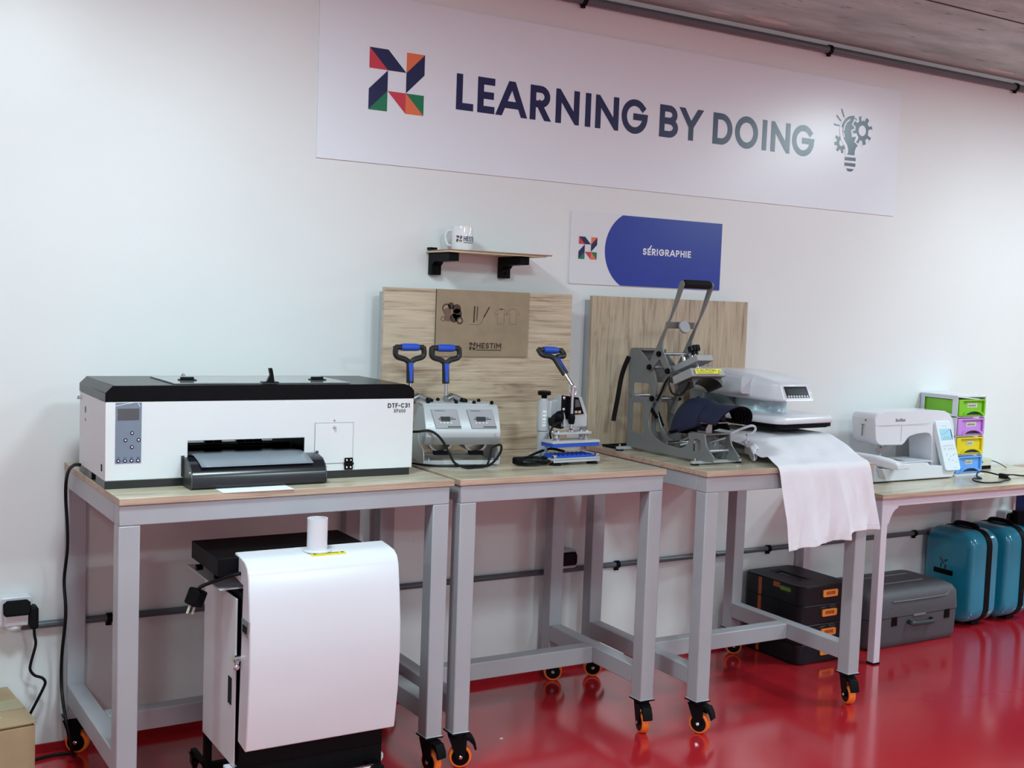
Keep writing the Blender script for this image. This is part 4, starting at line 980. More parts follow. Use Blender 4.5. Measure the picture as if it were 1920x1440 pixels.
# lever
AR = [(.261, .367), (.236, .41), (.19, .483), (.151, .589), (.148, .600), (.139, .607), (.129, .604), (.125, .592), (.155, .529), (.203, .447), (.224, .400), (.222, .372), (.176, .306), (.178, .294), (.190, .290), (.236, .336), (.272, .298), (.286, .294), (.295, .304), (.292, .316)]
b = MB()
for px in (.030, .160): b.prism(AR, 'x', px, px + .006)
b.prism([(.215, .443), (.222, .443), (.216, .466), (.208, .466)], 'x', .036, .160)
lv = t.part('lever', b, PRESSG, bevel=.0008, **L)
b = MB(); b.rings((.098, .196, .448), (0, -.9, .35), [(.022, 0), (.023, .002), (.023, .008), (.021, .010)], 28); t.part('round_stop', b, SILVD, parent=lv, **L)
b = MB(); b.rings((.040, .138, .596), (1, 0, 0), [(.011, 0), (.014, .004), (.0145, .02), (.0145, .096), (.014, .112), (.011, .116)], 20); t.part('grip', b, RUBBER, parent=lv, **L)
b = MB()
for py, pz in ((.284, .305), (.235, .354), (.185, .298), (.274, .196)):
    b.rings((.030 if pz > .25 else .040, py, pz), (-1, 0, 0), [(.010, 0), (.0105, .003), (.009, .009), (.004, .010)], 8)
    b.rings((.166 if pz > .25 else .156, py, pz), (1, 0, 0), [(.010, 0), (.0105, .003), (.009, .009), (.004, .010)], 8)
t.part('pivot_caps', b, BLACK, **L)
for py, pz in ((.235, .354), (.284, .305), (.199, .296), (.274, .196), (.400, .196), (.18, .052)):
    b = MB(); b.cyl((.036, py, pz), (.160, py, pz), .0055, n=14); t.part('cross_rod', b, STEEL, **L)
# inner swing links
for px in (.058, .132):
    b = MB()
    for q in ribbon([(.199, .296), (.226, .262), (.250, .225), (.268, .185), (.276, .150)], .018): b.prism(q, 'x', px, px + .006)
    t.part('swing_link', b, PRESSG, **L)
    b = MB()
    for q in ribbon([(.300, .170), (.285, .130), (.262, .090), (.225, .062), (.19, .052)], .016): b.prism(q, 'x', px + .012, px + .017)
    t.part('lower_link', b, PRESSG, **L)
b = MB(); b.cyl((.1, .325, .15), (.1, .289, .096), .009, n=14); b.mi = 1; b.cyl((.1, .289, .096), (.1, .255, .055), .004, n=10); t.part('gas_strut', b, [BLACK, CHROME], **L)
b = MB(); b.cyl((.052, .31, .17), (.052, .262, .130), .007, n=10); t.part('damper', b, BLACK, **L)
# upper head, tilted open
O = Vector((.028, .058, .292)); D_ = Vector((0, .93, -.36)).normalized(); U_ = Vector((0, .36, .93)).normalized()
MT = Matrix(((1, 0, 0, O.x), (0, D_.y, U_.y, O.y), (0, D_.z, U_.z, O.z), (0, 0, 0, 1)))
b = MB(); b.M = MT; b.box(0, .146, 0, .100, 0, .027); b.box(-.003, .149, -.003, .103, -.003, .001); hb = t.part('heater_box', b, SILVD, bevel=.002, **L)
b = MB(); b.M = MT
arch = [(.073 + .060 * cos(radians(a)), -.036 + .032 * sin(radians(a))) for a in range(0, 181, 12)]
b.prism([(.008, -.003), (.008, -.036)] + arch[::-1] + [(.138, -.036), (.138, -.003)], 'y', .012, .088); t.part('curved_platen', b, mat('dark_teflon', srgb(44, 43, 46), .4, .1, .08, 20), parent=hb, **L)
b = MB(); b.M = MT; b.box(.014, .128, -.0042, -.0032, .005, .022); lb = t.part('caution_label', b, YELLOW, parent=hb, label='yellow label reading CAUTION', **L)
b = MB(); b.M = MT; f = lambda x, z: (x, -.0046, z)
text(b, 'CAUTION', .020, .104, .012, .0085, f, tk=.16, gap=.1); face2(b, [(.022, .008), (.095, .008), (.095, .0092), (.022, .0092)], f)
for q in ribbon([(.113, .009), (.119, .019), (.125, .009), (.113, .009)], .0014): face2(b, q, f)
t.part('label_print', b, BLKINK, parent=lb, recalc=False, **L)
b = MB(); b.M = MT; b.box(.038, .108, .0, .155, .052, .074); t.part('head_arm', b, SILVD, bevel=.002, **L)
b = MB(); b.M = MT; b.rings((.073, .045, .027), (0, 0, 1), [(.016, 0), (.016, .006), (.010, .008), (.010, .016), (.006, .018), (.006, .028)], 16); b.rings((.045, .06, .027), (0, 0, 1), [(.008, 0), (.008, .008), (.004, .012)], 12); b.rings((.10, .06, .027), (0, 0, 1), [(.008, 0), (.008, .008), (.004, .012)], 12); b.rings((.09, .10, .027), (0, 0, 1), [(.009, 0), (.009, .014)], 12); t.part('head_screws', b, CHROME, **L)
b = MB(); b.M = MT; b.cyl((.073, .045, .074), (.073, .045, .094), .006)
kn = t.part('pressure_screw', b, CHROME, **L)
b = MB(); b.M = MT; b.cyl((.073, .045, .088), (.073, .045, .100), .012, n=16)
b.prism([((.073 + (.021 if k % 2 else .0175) * cos(2 * pi * k / 20)), (.045 + (.021 if k % 2 else .0175) * sin(2 * pi * k / 20))) for k in range(20)], 'z', .100, .118); t.part('pressure_knob', b, BLACK, parent=kn, **L)
for (px, py, hh) in ((.050, .082, .022), (.092, .088, .026), (.072, .110, .018)):
    b = MB(); b.M = MT; b.cyl((px, py, .074), (px, py, .074 + hh), .006, n=10); b.cyl((px, py, .074 + hh), (px, py, .076 + hh), .008, n=6); t.part('bolt', b, CHROME, **L)
b = MB(); b.tube([(.050, .262, .19), (.050, .240, .222), (.048, .219, .256), (.046, .197, .277), (.042, .195, .262), (.040, .182, .237), (.036, .165, .224), (.032, .130, .220), (.030, .100, .232), (.030, .075, .268)], .0035, 8, 6); t.part('heater_lead', b, CABLE, **L)
b = MB(); b.tube([(.036, .412, .335), (.030, .426, .30), (.026, .440, .254), (.022, .450, .183), (.018, .460, .120), (.016, .462, .098)], .0042, 8, 6, sq=2.0); t.part('power_cord', b, CABLE, **L)
b = MB(); b.box(.004, .014, .40, .505, .001, .008); b.box(.004, .120, .497, .507, .001, .008); t.part('rear_loop', b, BLKM, **L)
# lower stand
b = MB(); b.box(.046, .150, -.003, .078, .098, .103); b.box(.046, .150, .045, .05, .030, .098); t.part('stand_top', b, PRESSG, bevel=.001, **L)
b = MB(); b.box(.058, .084, .010, .055, .103, .136); b.box(.046, .145, -.002, .090, .136, .140); t.part('saddle_post', b, SILV, bevel=.001, **L)
b = MB()
def sad(u, v): a = radians(-75 + 150 * u); return (.098 + .060 * sin(a), .0 + .13 * v, .100 + .052 * cos(a))
b.grid(sad, 12, 4); o = t.part('saddle', b, BLKM, recalc=False, **L); solid(o, .004)
b = MB()
for (p0, p1) in (((.05, .095, .04), (.15, .015, .085)), ((.15, .095, .045), (.06, .02, .085)), ((.046, .0, .045), (.150, .0, .045)), ((.046, .12, .052), (.046, .05, .070)), ((.07, .15, .06), (.06, .08, .086))):
    b.cyl(p0, p1, .0035, n=8)
t.part('tension_rods', b, SILV, **L)
b = MB(); b.prism(circ(.064, .070, .024, 20, .030), 'x', .128, .131); t.part('cam', b, SILV, **L)
b = MB(); b.tube([(.150, .0, .098), (.20, .0, .114), (.243, .0, .124), (.262, .0, .123), (.270, .0, .114), (.262, .0, .103), (.245, .0, .097), (.232, .002, .094)], .0045, 10, 5); t.part('tension_handle', b, SILV, **L)

# baseball cap on the saddle
cm_ = Matrix.Translation(Vector(co_)) @ Matrix.Rotation(cy_, 4, 'Z')
t = Thing('baseball_cap', 'dark navy baseball cap draped over the saddle of the grey cap press', 'cap', co_, cy_)
b = MB()
def crown(u, v):
    a = 2 * pi * u; e = v * pi / 2                       # v: 0 rim .. 1 apex
    q = cos(e) ** .8; z = sin(e)
    yy = .090 + .110 * q * sin(a) + .014 * (1 - z); xx = .100 + .076 * q * cos(a)
    rim = .150 - .066 * (.5 + .5 * sin(a)) - .018 * abs(cos(a))
    zz = rim + (.214 - rim) * z ** .85 - .026 * max(0, sin(a)) * z * (1 - z) + .003 * sin(6 * a) * z * (1 - z) * 2
    return (xx, yy, zz)
b.grid(crown, 48, 14); bmesh.ops.remove_doubles(b.bm, verts=b.bm.verts, dist=.0004); o = t.part('crown', b, [NAVYC, NAVYD], ang=1.2, **L); solid(o, .0025, -1, 1)
b = MB(); b.ball((.100, .104, .2145), .006, 1, 1, .6); t.part('top_button', b, NAVYC, **L)
b = MB()
def brim(u, v):
    a = radians(-90 + 180 * u); sd = abs(2 * u - 1)
    hw = .072 + .004 * v * (1 - sd)
    return (.100 + hw * sin(a), .012 - .118 * v * (1 - .30 * sd ** 2) + .012 * cos(a) * (1 - v), .142 + .058 * cos(a) - .004 * v + .004 * v * (1 - sd))
b.grid(brim, 28, 10); o = t.part('brim', b, [NAVYD, NAVYC], recalc=False, ang=1.2, **L); solid(o, .0035, -1, 1)
b = MB()
for k in range(5):
    for q in (0,):
        b.tube([brim(i / 20, .25 + .16 * k) for i in range(21)], .0008, 5, 1)
t.part('brim_stitching', b, NAVYC, **L)
b = MB(); b.tube([crown(.02 + .46 * i / 16, .02) for i in range(17)], .006, 8, 1, sq=.5); t.part('sweatband', b, NAVYD, **L)

# ============================================================ WHITE SHIRT PRESS
t = Thing('shirt_press', 'white swing-away shirt press with digital display and round shoulder, over a white shirt', 'heat press', (2.99, -.40, .86))
b = MB(); b.prism(rrect(2.84, 3.13, -.50, -.12, .02), 'z', .8605, .880); b.box(2.93, 3.05, -.42, -.28, .880, .922); t.part('base', b, GPLAS, bevel=.003)
b = MB(); b.prism(rrect(2.855, 3.125, -.555, -.22, .012), 'z', .922, .936); t.part('lower_platen', b, TEEG, bevel=.002)
b = MB(); b.prism(rrect(2.865, 3.0, -.17, -.09, .02), 'z', .880, 1.075); b.prism([(2.87, 1.075), (3.05, 1.075), (3.05, 1.018), (2.96, 1.018)], 'y', -.26, -.10); t.part('column', b, PALEBLUE, bevel=.004)
Mp = Matrix.Translation((2.993, -.415, 0)) @ Matrix.Rotation(radians(5), 4, 'Z')
b = MB(); b.M = Mp
R_ = [[(p[0], p[1], z) for p in rrect(-w_, w_, -h_, h_, .035, 6)] for w_, h_, z in ((.150, .165, .982), (.154, .169, .985), (.156, .171, .995), (.153, .168, 1.004), (.143, .158, 1.0085), (.10, .11, 1.0095))]
b.loft(R_); pt = t.part('upper_platen', b, WPLAS, ang=.9)
b = MB(); b.M = Mp; b.prism(rrect(-.150, .150, -.165, .165, .030, 6), 'z', .968, .983); b.prism(rrect(-.140, .140, -.155, .155, .026, 6), 'z', .964, .969); t.part('heat_plate', b, BLACK, parent=pt, bevel=.001)
b = MB(); b.rings((2.985, -.365, 1.007), (0, 0, 1), [(.100, 0), (.098, .004), (.094, .010), (.093, .058)], 40); t.part('neck_drum', b, PALEBLUE, ang=.9)
def sec(y, xa, xb, z0_, z1_, r, ty=0):
    return [(p[0], y + ty * (p[1] - z0_) / max(z1_ - z0_, 1e-6), p[1]) for p in rrect(xa, xb, z0_, z1_, r, 6)]
b = MB()
b.loft([sec(-.572, 2.905, 3.040, 1.062, 1.118, .006, .022), sec(-.560, 2.898, 3.046, 1.060, 1.124, .008, .020), sec(-.50, 2.872, 3.068, 1.058, 1.137, (.015, .015, .03, .03), .01), sec(-.42, 2.855, 3.088, 1.058, 1.148, (.02, .02, .04, .04)), sec(-.33, 2.850, 3.100, 1.058, 1.154, (.02, .02, .045, .045)), sec(-.24, 2.862, 3.09, 1.060, 1.156, (.02, .02, .045, .045)), sec(-.17, 2.872, 3.05, 1.066, 1.154, (.02, .02, .04, .04)), sec(-.115, 2.885, 3.01, 1.075, 1.146, .03)])
hd = t.part('head_cover', b, WPLAS, ang=1.0)
b = MB(); b.loft([sec(-.44, 2.815, 2.885, 1.078, 1.142, .012), sec(-.34, 2.79, 2.88, 1.070, 1.156, .02), sec(-.24, 2.79, 2.88, 1.068, 1.160, .025), sec(-.12, 2.82, 2.89, 1.07, 1.158, .03)]); 
t.part('side_arm_cover', b, GPLAS, ang=1.0)
def fp(x, u, d=0): return (x, -.5735 + .022 * u - d, 1.062 + .056 * u)
b = MB(); b.face([fp(2.912, .14), fp(3.030, .14), fp(3.022, .93), fp(2.904, .93)]); cp = t.part('control_panel', b, WPLAS, parent=hd, recalc=False)
b = MB(); b.face([fp(2.914, .20, .001), fp(3.024, .20, .001), fp(3.018, .90, .001), fp(2.908, .90, .001)]); ds = t.part('display', b, LCDK, parent=hd, recalc=False)
b = MB(); b.face([fp(2.924, .42, .0014), fp(3.010, .42, .0014), fp(3.006, .76, .0014), fp(2.921, .76, .0014)]); t.part('screen', b, mat('screen_grey', srgb(44, 50, 62), .1, 0, .1, 60), parent=ds, recalc=False)
b = MB()
for k in range(8): b.rings(fp(2.923 + k * .0128, .29, .0012), (0, -1, .3), [(.0045, 0), (.0043, .0008)], 12)
t.part('buttons', b, GPLAS, parent=ds)

# ============================================================ T-SHIRT
b = MB(); NU, NV = 60, 56
keys = [  # v, y, z, xl, xr
 (0.00, -.26, .942, 2.80, 3.12), (0.16, -.40, .943, 2.775, 3.132), (0.30, -.53, .944, 2.762, 3.138), (0.36, -.575, .938, 2.752, 3.140),
 (0.44, -.65, .905, 2.735, 3.140), (0.52, -.72, .878, 2.712, 3.134), (0.57, -.757, .868, 2.704, 3.130), (0.60, -.768, .856, 2.702, 3.128), (0.64, -.772, .835, 2.704, 3.130), (1.0, -.792, .612, 2.742, 3.160)]
def lerpk(v):
    for a, c in zip(keys, keys[1:]):
        if v <= c[0]:
            k = (v - a[0]) / (c[0] - a[0]); return [a[i] + (c[i] - a[i]) * k for i in range(1, 5)]
    return list(keys[-1][1:])
def shirt(u, v):
    y, z, xl, xr = lerpk(v); x = xl + (xr - xl) * u
    top = max(0, min(1, (.34 - v) / .1)); hang = max(0, min(1, (v - .60) / .4)); tent = max(0, 1 - abs(v - .46) / .16)
    # the cloth falls away left of the platen
    if x < 2.865:
        k = (2.865 - x) / .10; z -= (.010 + .028 * k) * k * (1 if v < .36 else max(0, 1 - (v - .36) / .12))
    z += .0028 * sin(u * 23 + v * 9) * tent + .004 * top * sin(u * 15 + 1.4)
    y += .003 * tent * sin(u * 17 + 2) + hang * (.010 * sin(u * 15.5 + .6) + .004 * sin(u * 34 + 2) + .0025 * sin(u * 11 + v * 20))
    z += tent * (.004 * sin(u * 9 + 3 * v) * sin(v * 40) ); y -= hang * .006 * max(0, sin(u * 40 + 5 * sin(v * 6))) ** 3
    # soft lengthwise fold dividing the two panels
    fdist = (u - .655 + .03 * hang); y -= .016 * hang * math.exp(-(fdist / .035) ** 2) ; x += -.010 * hang * math.exp(-((u - .70) / .05) ** 2)
    if u < .655: z -= hang * (.018 - .026 * (u / .655) * .6)
    else: z += hang * .020 * (1 if hang > .0 else 0) * min(1, (u - .655) / .03)
    z += hang * -.010 * (1 - u) ** 4
    y -= .010 * hang * max(0, 1 - u * 9)
    return (x, y, z)
b.grid(shirt, NU, NV)
o = single('t_shirt', b, TEE, 'white t-shirt draped over the shirt press platen and hanging off the bench edge', 'shirt', recalc=False, ang=2.0); solid(o, .0018, 0); subs(o, 1)
inv = Matrix.Translation(-o.location)
def shpart(name, mb, m, **k):
    me = mb.mesh(name, m, inv, k.get('recalc', True), 2.0); q = bpy.data.objects.new(name, me); COL.objects.link(q); q.parent = o; return q
b = MB()
for off in (.962, .968): b.tube([Vector(shirt(i / 60, off)) + Vector((0, -.0012, 0)) for i in range(61)], .0006, 5, 1)
shpart('hem_stitching', b, TEE)
b = MB()   # left sleeve bunched beside the platen
def slv(u, v):
    a = 2 * pi * u; r = .034 + .012 * sin(3 * a + 1) ; c = Vector((2.80 - .055 * v, -.50 - .11 * v, .905 - .020 * v))
    return (c.x + r * cos(a) * .9, c.y + r * .6 * cos(a), c.z + (.020 + .006 * sin(2 * a)) * sin(a) + .004 * sin(9 * v + a))
b.grid(slv, 24, 12); q = shpart('sleeve', b, TEE, recalc=False); solid(q, .0018, 0)

# ============================================================ WHITE TABLE, SEWING MACHINE, DRAWERS
t = Thing('work_table', 'white framed table with oak top and shaped leg brackets under the sewing machine', 'table', (4.24, -.25, 0))
tx0, tx1, ty0, ty1, tz = 3.545, 4.93, -.472, -.012, .680
b = MB(); b.box(tx0, tx1, ty0, ty1, tz - .018, tz); o = t.part('tabletop', b, [OAKT, OAKE], bevel=.001)
for pf in o.data.polygons:
    if abs(pf.normal.z) < .5: pf.material_index = 1
b = MB(); a0, a1, b0, b1 = tx0 + .015, tx1 - .015, ty0 + .012, ty1 - .012
for q_ in ((a0 + .034, a1, b0 + .002, b0 + .02), (a0 + .034, a1, b1 - .02, b1 - .002), (a0 + .002, a0 + .02, b0 + .034, b1 - .034), (a1 - .02, a1 - .002, b0 + .02, b1 - .02)): b.box(*q_, tz - .052, tz - .0185)
t.part('apron', b, WMETAL, bevel=.001)
for lx, ly in ((a0, b0), (a0, b1 - .034), (4.561, b1 - .034), (a1 - .034, b0)):
    if True:
        b = MB(); b.box(lx, lx + .034, ly, ly + .034, .006, tz - .0185); lg = t.part('leg', b, WMETAL, bevel=.002)
        b = MB(); b.box(lx - .001, lx + .035, ly - .001, ly + .035, 0, .007); t.part('foot_cap', b, BLACK, parent=lg)
        sx = 1 if lx < 4.7 else -1; px = lx + .034 if sx > 0 else lx; zt_ = tz - .052
        Q = [(px, zt_), (px + sx * .060, zt_), (px + sx * .058, zt_ - .008), (px + sx * .046, zt_ - .012), (px + sx * .030, zt_ - .026), (px + sx * .016, zt_ - .050), (px + sx * .012, zt_ - .066), (px, zt_ - .074)]
        b = MB(); b.prism(Q, 'y', ly + .002, ly + .032); t.part('leg_bracket', b, WMETAL, parent=lg, bevel=.001)
        sy = 1 if ly == b0 else -1; py = ly + .034 if sy > 0 else ly
        b = MB(); b.prism([(py + sy * (abs(p[0] - px)), p[1]) for p in Q], 'x', lx + .002, lx + .032); t.part('leg_bracket', b, WMETAL, parent=lg, bevel=.001)

t = Thing('sewing_machine', 'white computerized sewing and embroidery machine with blue screen on the white table', 'sewing machine', (3.99, -.16, tz))
b = MB()
b.prism([(3.745, tz + .004), (4.238, tz + .004), (4.255, tz + .030), (4.262, tz + .045), (4.19, tz + .044), (4.165, tz + .058), (4.09, tz + .060), (4.075, tz + .074), (3.745, tz + .076)], 'y', -.248, -.075)
bs = t.part('base', b, WPLAS, bevel=.006, seg=3)
b = MB(); b.box(3.755, 4.22, -.242, -.08, tz, tz + .005); t.part('base_gasket', b, BLACK, parent=bs)
b = MB(); b.box(3.93, 4.12, -.232, -.09, tz + .0755, tz + .079); b.mi = 1; b.box(3.90, 3.985, -.20, -.13, tz + .0765, tz + .0805); t.part('needle_plate', b, [WPLAS, STEEL], parent=bs, bevel=.001)
b = MB()
OUT = [(3.768, .945), (3.776, .960), (3.792, .969), (3.830, .972), (4.150, .974), (4.200, .970), (4.240, .956), (4.262, .934), (4.274, .900), (4.290, tz + .040), (4.145, tz + .040), (4.128, .862), (4.118, .874), (4.09, .878), (4.025, .874), (3.995, .868), (3.975, .855), (3.960, .838), (3.945, .830), (3.815, .833), (3.795, .842), (3.782, .858)]
b.prism(OUT, 'y', -.212, -.088)
bd = t.part('arm_body', b, WPLAS, bevel=.012, seg=4)
b = MB(); b.prism([(3.790, .968), (3.83, .9735), (4.15, .9755), (4.20, .9715), (4.236, .9590), (4.236, .925), (4.13, .925), (4.11, .918), (3.775, .915), (3.770, .945)], 'y', -.2135, -.2105); t.part('top_cover_front', b, WPLAS, parent=bd, bevel=.001)
b = MB(); b.box(3.80, 4.10, -.2130, -.2126, .9125, .9140); b.box(3.935, 3.9365, -.2130, -.2126, .845, .912); t.part('cover_seam', b, GPLAS, parent=bd)
b = MB(); f = lambda x, z: (x, -.2140, z)
text(b, 'brother', 3.895, 3.955, .930, .0155, f, tk=.2, gap=.12); t.part('lettering', b, GREYINK, parent=bd, recalc=False)
b = MB(); f = lambda y, z: (3.7665, y, z)
b.box(3.766, 3.769, -.152, -.148, .868, .915); b.box(3.766, 3.769, -.158, -.142, .914, .917); b.cyl((3.765, -.165, .935), (3.770, -.165, .935), .0035, n=10); t.part('thread_guide', b, GREYINK, parent=bd)
# control face on the column, leaning out at the foot
b = MB()
def cpn(x, u, d=0): return (4.136 + .040 * (1 - u) + x, -.216 - .040 * (1 - u) - d, .716 + .212 * u)
w_ = .100
r0 = [cpn(p[0], p[1]) for p in rrect(0, w_, 0, 1, .012, 5)]
P2 = []
for p in rrect(0, .100, 0, .212, .014, 5): P2.append((p[0], p[1] / .212))
b.loft([[cpn(p[0], p[1], .004) for p in P2], [cpn(p[0], p[1], -.020) for p in P2]]); cf = t.part('control_face', b, CPANEL, bevel=.002)
b = MB(); b.face([cpn(.014, .615, .0045), cpn(.090, .615, .0045), cpn(.090, .845, .0045), cpn(.014, .845, .0045)]); b.mi = 1
for q in (ribbon([(.018, .76), (.035, .73), (.06, .79), (.082, .83)], .002) + ribbon([(.022, .62), (.040, .68), (.058, .69), (.085, .63)], .002) + ribbon([(.035, .62), (.052, .655), (.072, .62)], .002)): face2(b, q, lambda x, u: cpn(x, u, .005))
b.face([cpn(.082, .68, .005), cpn(.090, .62, .005), cpn(.090, .83, .005), cpn(.084, .83, .005)])
t.part('screen', b, [LCDC, mat('screen_line_blue', srgb(70, 96, 140), .3)], parent=cf, recalc=False)
b = MB(); f = lambda x, u: cpn(x, u, .0048)
for (px, pu, s_) in ((.022, .50, 1), (.040, .505, 1), (.058, .505, 1), (.076, .505, 1), (.022, .44, 1), (.048, .44, 1), (.064, .44, 1), (.080, .44, 1), (.03, .33, .7), (.05, .29, .7), (.07, .31, .7), (.082, .33, .7), (.035, .22, .7), (.06, .20, .7), (.08, .17, .7)):
    for q in ribbon([(px + .004 * s_ * cos(a), pu + .019 * s_ * sin(a)) for a in [2 * pi * i / 8 for i in range(9)]], .0012): face2(b, q, f)
for q in ribbon([(.034, .905), (.066, .905)], .004) + ribbon([(.055, .055), (.075, .055)], .004): face2(b, q, f)
t.part('key_symbols', b, mat('key_print', srgb(130, 150, 176), .4), parent=cf, recalc=False)
b = MB(); b.box(3.855, 3.865, -.165, -.155, .795, .835); b.cyl((3.875, -.158, .775), (3.875, -.158, .835), .003, n=8); b.box(3.852, 3.885, -.170, -.15, .800, .812); b.box(3.862, 3.895, -.175, -.145, .764, .769); b.cyl((3.868, -.165, .79), (3.862, -.165, .768), .005, n=8); b.tube([(3.87, -.165, .815), (3.898, -.165, .822), (3.902, -.165, .808)], .002, 6, 4)
t.part('presser_foot', b, STEEL)
b = MB()
def arm(p, r): return p
b.loft([[(p[0] + xx, yy, p[1]) for p in rrect(-.022, .022, z0_, z1_, rr, 5)] for xx, yy, z0_, z1_, rr in ((3.722, -.10, .776, .800, .010), (3.735, -.16, .768, .800, .012), (3.765, -.24, .752, .796, .014), (3.79, -.29, .746, .786, .014), (3.806, -.315, .744, .776, .013), (3.812, -.326, .748, .768, .009))])
t.part('embroidery_carriage', b, WPLAS, ang=1.0)
b = MB(); b.prism(rrect(3.80, 3.876, -.322, -.248, .012), 'z', .7445, .768); t.part('carriage_end', b, WPLAS, bevel=.006, seg=3)
b = MB(); b.box(3.886, 3.928, -.2500, -.2485, .7475, .7545); t.part('accessory_slot', b, BLACK)
b = MB(); b.prism([(3.776, .700), (3.800, .745), (3.75, .745)], 'y', -.285, -.249); t.part('unit_support', b, WPLAS, bevel=.003)

# drawer tower
t = Thing('drawer_tower', 'white plastic tower with green, lilac, yellow and blue drawers beside the sewing machine', 'drawer unit', (4.42, -.09, tz))
ux0, ux1, uy0, uy1 = 4.298, 4.488, -.204, -.004
zb_ = [tz + .010 + k * .0845 for k in range(5)]
b = MB()
b.box(ux0 - .004, ux1 + .004, uy0 - .003, uy1, zb_[4], zb_[4] + .008); 
for k in range(4): b.box(ux0, ux1, uy0, uy1, zb_[k] - .006, zb_[k])
b.box(ux0 - .002, ux1 + .002, uy0 - .012, uy1, tz, tz + .005)
for xx in (ux0, ux1 - .003):
    b.prism([(uy0, tz), (uy1, tz), (uy1, zb_[4]), (uy0, zb_[4])], 'x', xx, xx + .003, [[(uy0 + .028, z + .010), (uy1 - .022, z + .010), (uy1 - .022, z + .074), (uy0 + .028, z + .074)] for z in zb_[:4]])
t.part('frame', b, WPLAS, bevel=.001)
for k, (m_, txt) in enumerate(((DRB, 'OUC'), (DRY, 'SCC'), (DRP, 'CUSEUR'), (DRG, 'ruban CS'))):
    z0_ = zb_[k] + .002; z1_ = z0_ + .073; xa, xb = ux0 + .006, ux1 - .006; yf = uy0 - .006
    b = MB(); b.box(xa + .004, xb - .004, uy0 + .004, uy1 - .008, z0_, z1_ - .004)
    b.prism([(xa, z0_), (xb, z0_), (xb, z1_), (xa, z1_)], 'y', yf, uy0 + .004, [[(xa + .026, z0_ + .004), (xb - .010, z0_ + .004), (xb - .010, z1_ - .007), (xa + .026, z1_ - .007)]])
    dr = t.part('drawer', b, m_, bevel=.0015)
    b = MB(); cxm = (xa + .026 + xb - .010) / 2; f = lambda x, z: (x, uy0 - .001, z)
    hw = (xb - xa - .036) / 2
    arcp = [(cxm + (hw - .004) * cos(radians(a)), z0_ - .006 + .030 * sin(radians(a))) for a in range(8, 173, 8)]
    for q in ribbon(arcp, .0085, False): b.prism(q, 'y', yf - .004, uy0 + .004)
    t.part('arched_pull', b, m_, parent=dr, bevel=.0005)
    b = MB(); pp = [(cxm + (hw - .016) * cos(radians(a)), z0_ - .002 + .022 * sin(radians(a))) for a in range(0, 181, 12)]; b.face([(p[0], uy0 + .0035 - .0005, p[1]) for p in pp]); t.part('hollow_shade', b, DROP, parent=dr, recalc=False)  # flat face, the shade under the pull is put into its grey
    lw_ = .034 if k > 1 else .024
    b = MB(); b.face([(cxm - lw_, uy0 + .0030, z0_ + .036), (cxm + lw_, uy0 + .0030, z0_ + .036), (cxm + lw_, uy0 + .0030, z0_ + .056), (cxm - lw_, uy0 + .0030, z0_ + .056)]); lb = t.part('paper_label', b, CREAM, parent=dr, recalc=False)
    b = MB(); f = lambda x, z: (x, uy0 + .0026, z); random.seed(k)
    n_ = 5 if k > 1 else 3
    for i in range(n_):   # handwriting too blurred to read: short pen strokes
        xx = cxm - lw_ * .75 + i * (lw_ * 1.5 / n_); 
        for q in ribbon([(xx, z0_ + .041), (xx + .003, z0_ + .051 - .003 * random.random()), (xx + .006, z0_ + .042), (xx + .009, z0_ + .049 - .003 * random.random())], .0014): face2(b, q, f)
    t.part('handwriting', b, BLKINK, parent=lb, recalc=False)

t = Thing('power_adapter', 'small white and black adapter box with thin lead behind the drawer tower', 'adapter', (4.66, -.07, tz))
b = MB(); b.box(4.60, 4.70, -.10, -.03, tz + .016, tz + .050); t.part('casing', b, CREAM, bevel=.003)
b = MB(); b.box(4.602, 4.698, -.098, -.032, tz, tz + .016); t.part('base_strip', b, BLACK)
b = MB(); b.prism(circ(4.625, tz + .034, .012, 14, .006), 'y', -.1012, -.1); t.part('green_mark', b, GRNINK)
b = MB(); b.tube([(4.70, -.07, tz + .035), (4.74, -.08, tz + .032), (4.77, -.10, tz + .018), (4.79, -.115, tz + .003)], .002, 8, 5); t.part('lead', b, CABLE)
b = MB(); b.tube([(4.30, -.335, tz + .008), (4.33, -.30, tz + .014), (4.40, -.258, tz + .022), (4.445, -.262, tz + .020), (4.47, -.32, tz + .012), (4.50, -.338, tz + .016), (4.56, -.318, tz + .010), (4.60, -.33, tz + .006), (4.66, -.33, tz + .005), (4.76, -.26, tz + .005), (4.86, -.2, tz + .005)], .0035, 8, 6)
b.tube([(4.47, -.33, tz + .010), (4.45, -.38, tz + .006), (4.38, -.40, tz + .005), (4.31, -.425, tz + .005), (4.23, -.41, tz + .005), (4.22, -.37, tz + .008), (4.25, -.345, tz + .012), (4.31, -.34, tz + .008), (4.33, -.30, tz + .010)], .0035, 8, 6)
b.box(4.455, 4.475, -.352, -.318, tz + .001, tz + .022)
single('loose_cable', b, CABLE, 'loose black cable lying in a tied loop on the white table', 'cable')

# second desk at the right edge
t = Thing('blue_desk', 'brown topped desk with dark blue side panel at the far right edge', 'table', (5.6, -.3, 0))
b = MB(); b.box(4.985, 6.2, -.24, -.01, .655, .674); t.part('desktop', b, OAKE, bevel=.001)
b = MB(); b.box(5.012, 5.032, -.20, -.02, .0, .655); t.part('side_panel', b, DESKB, bevel=.002)

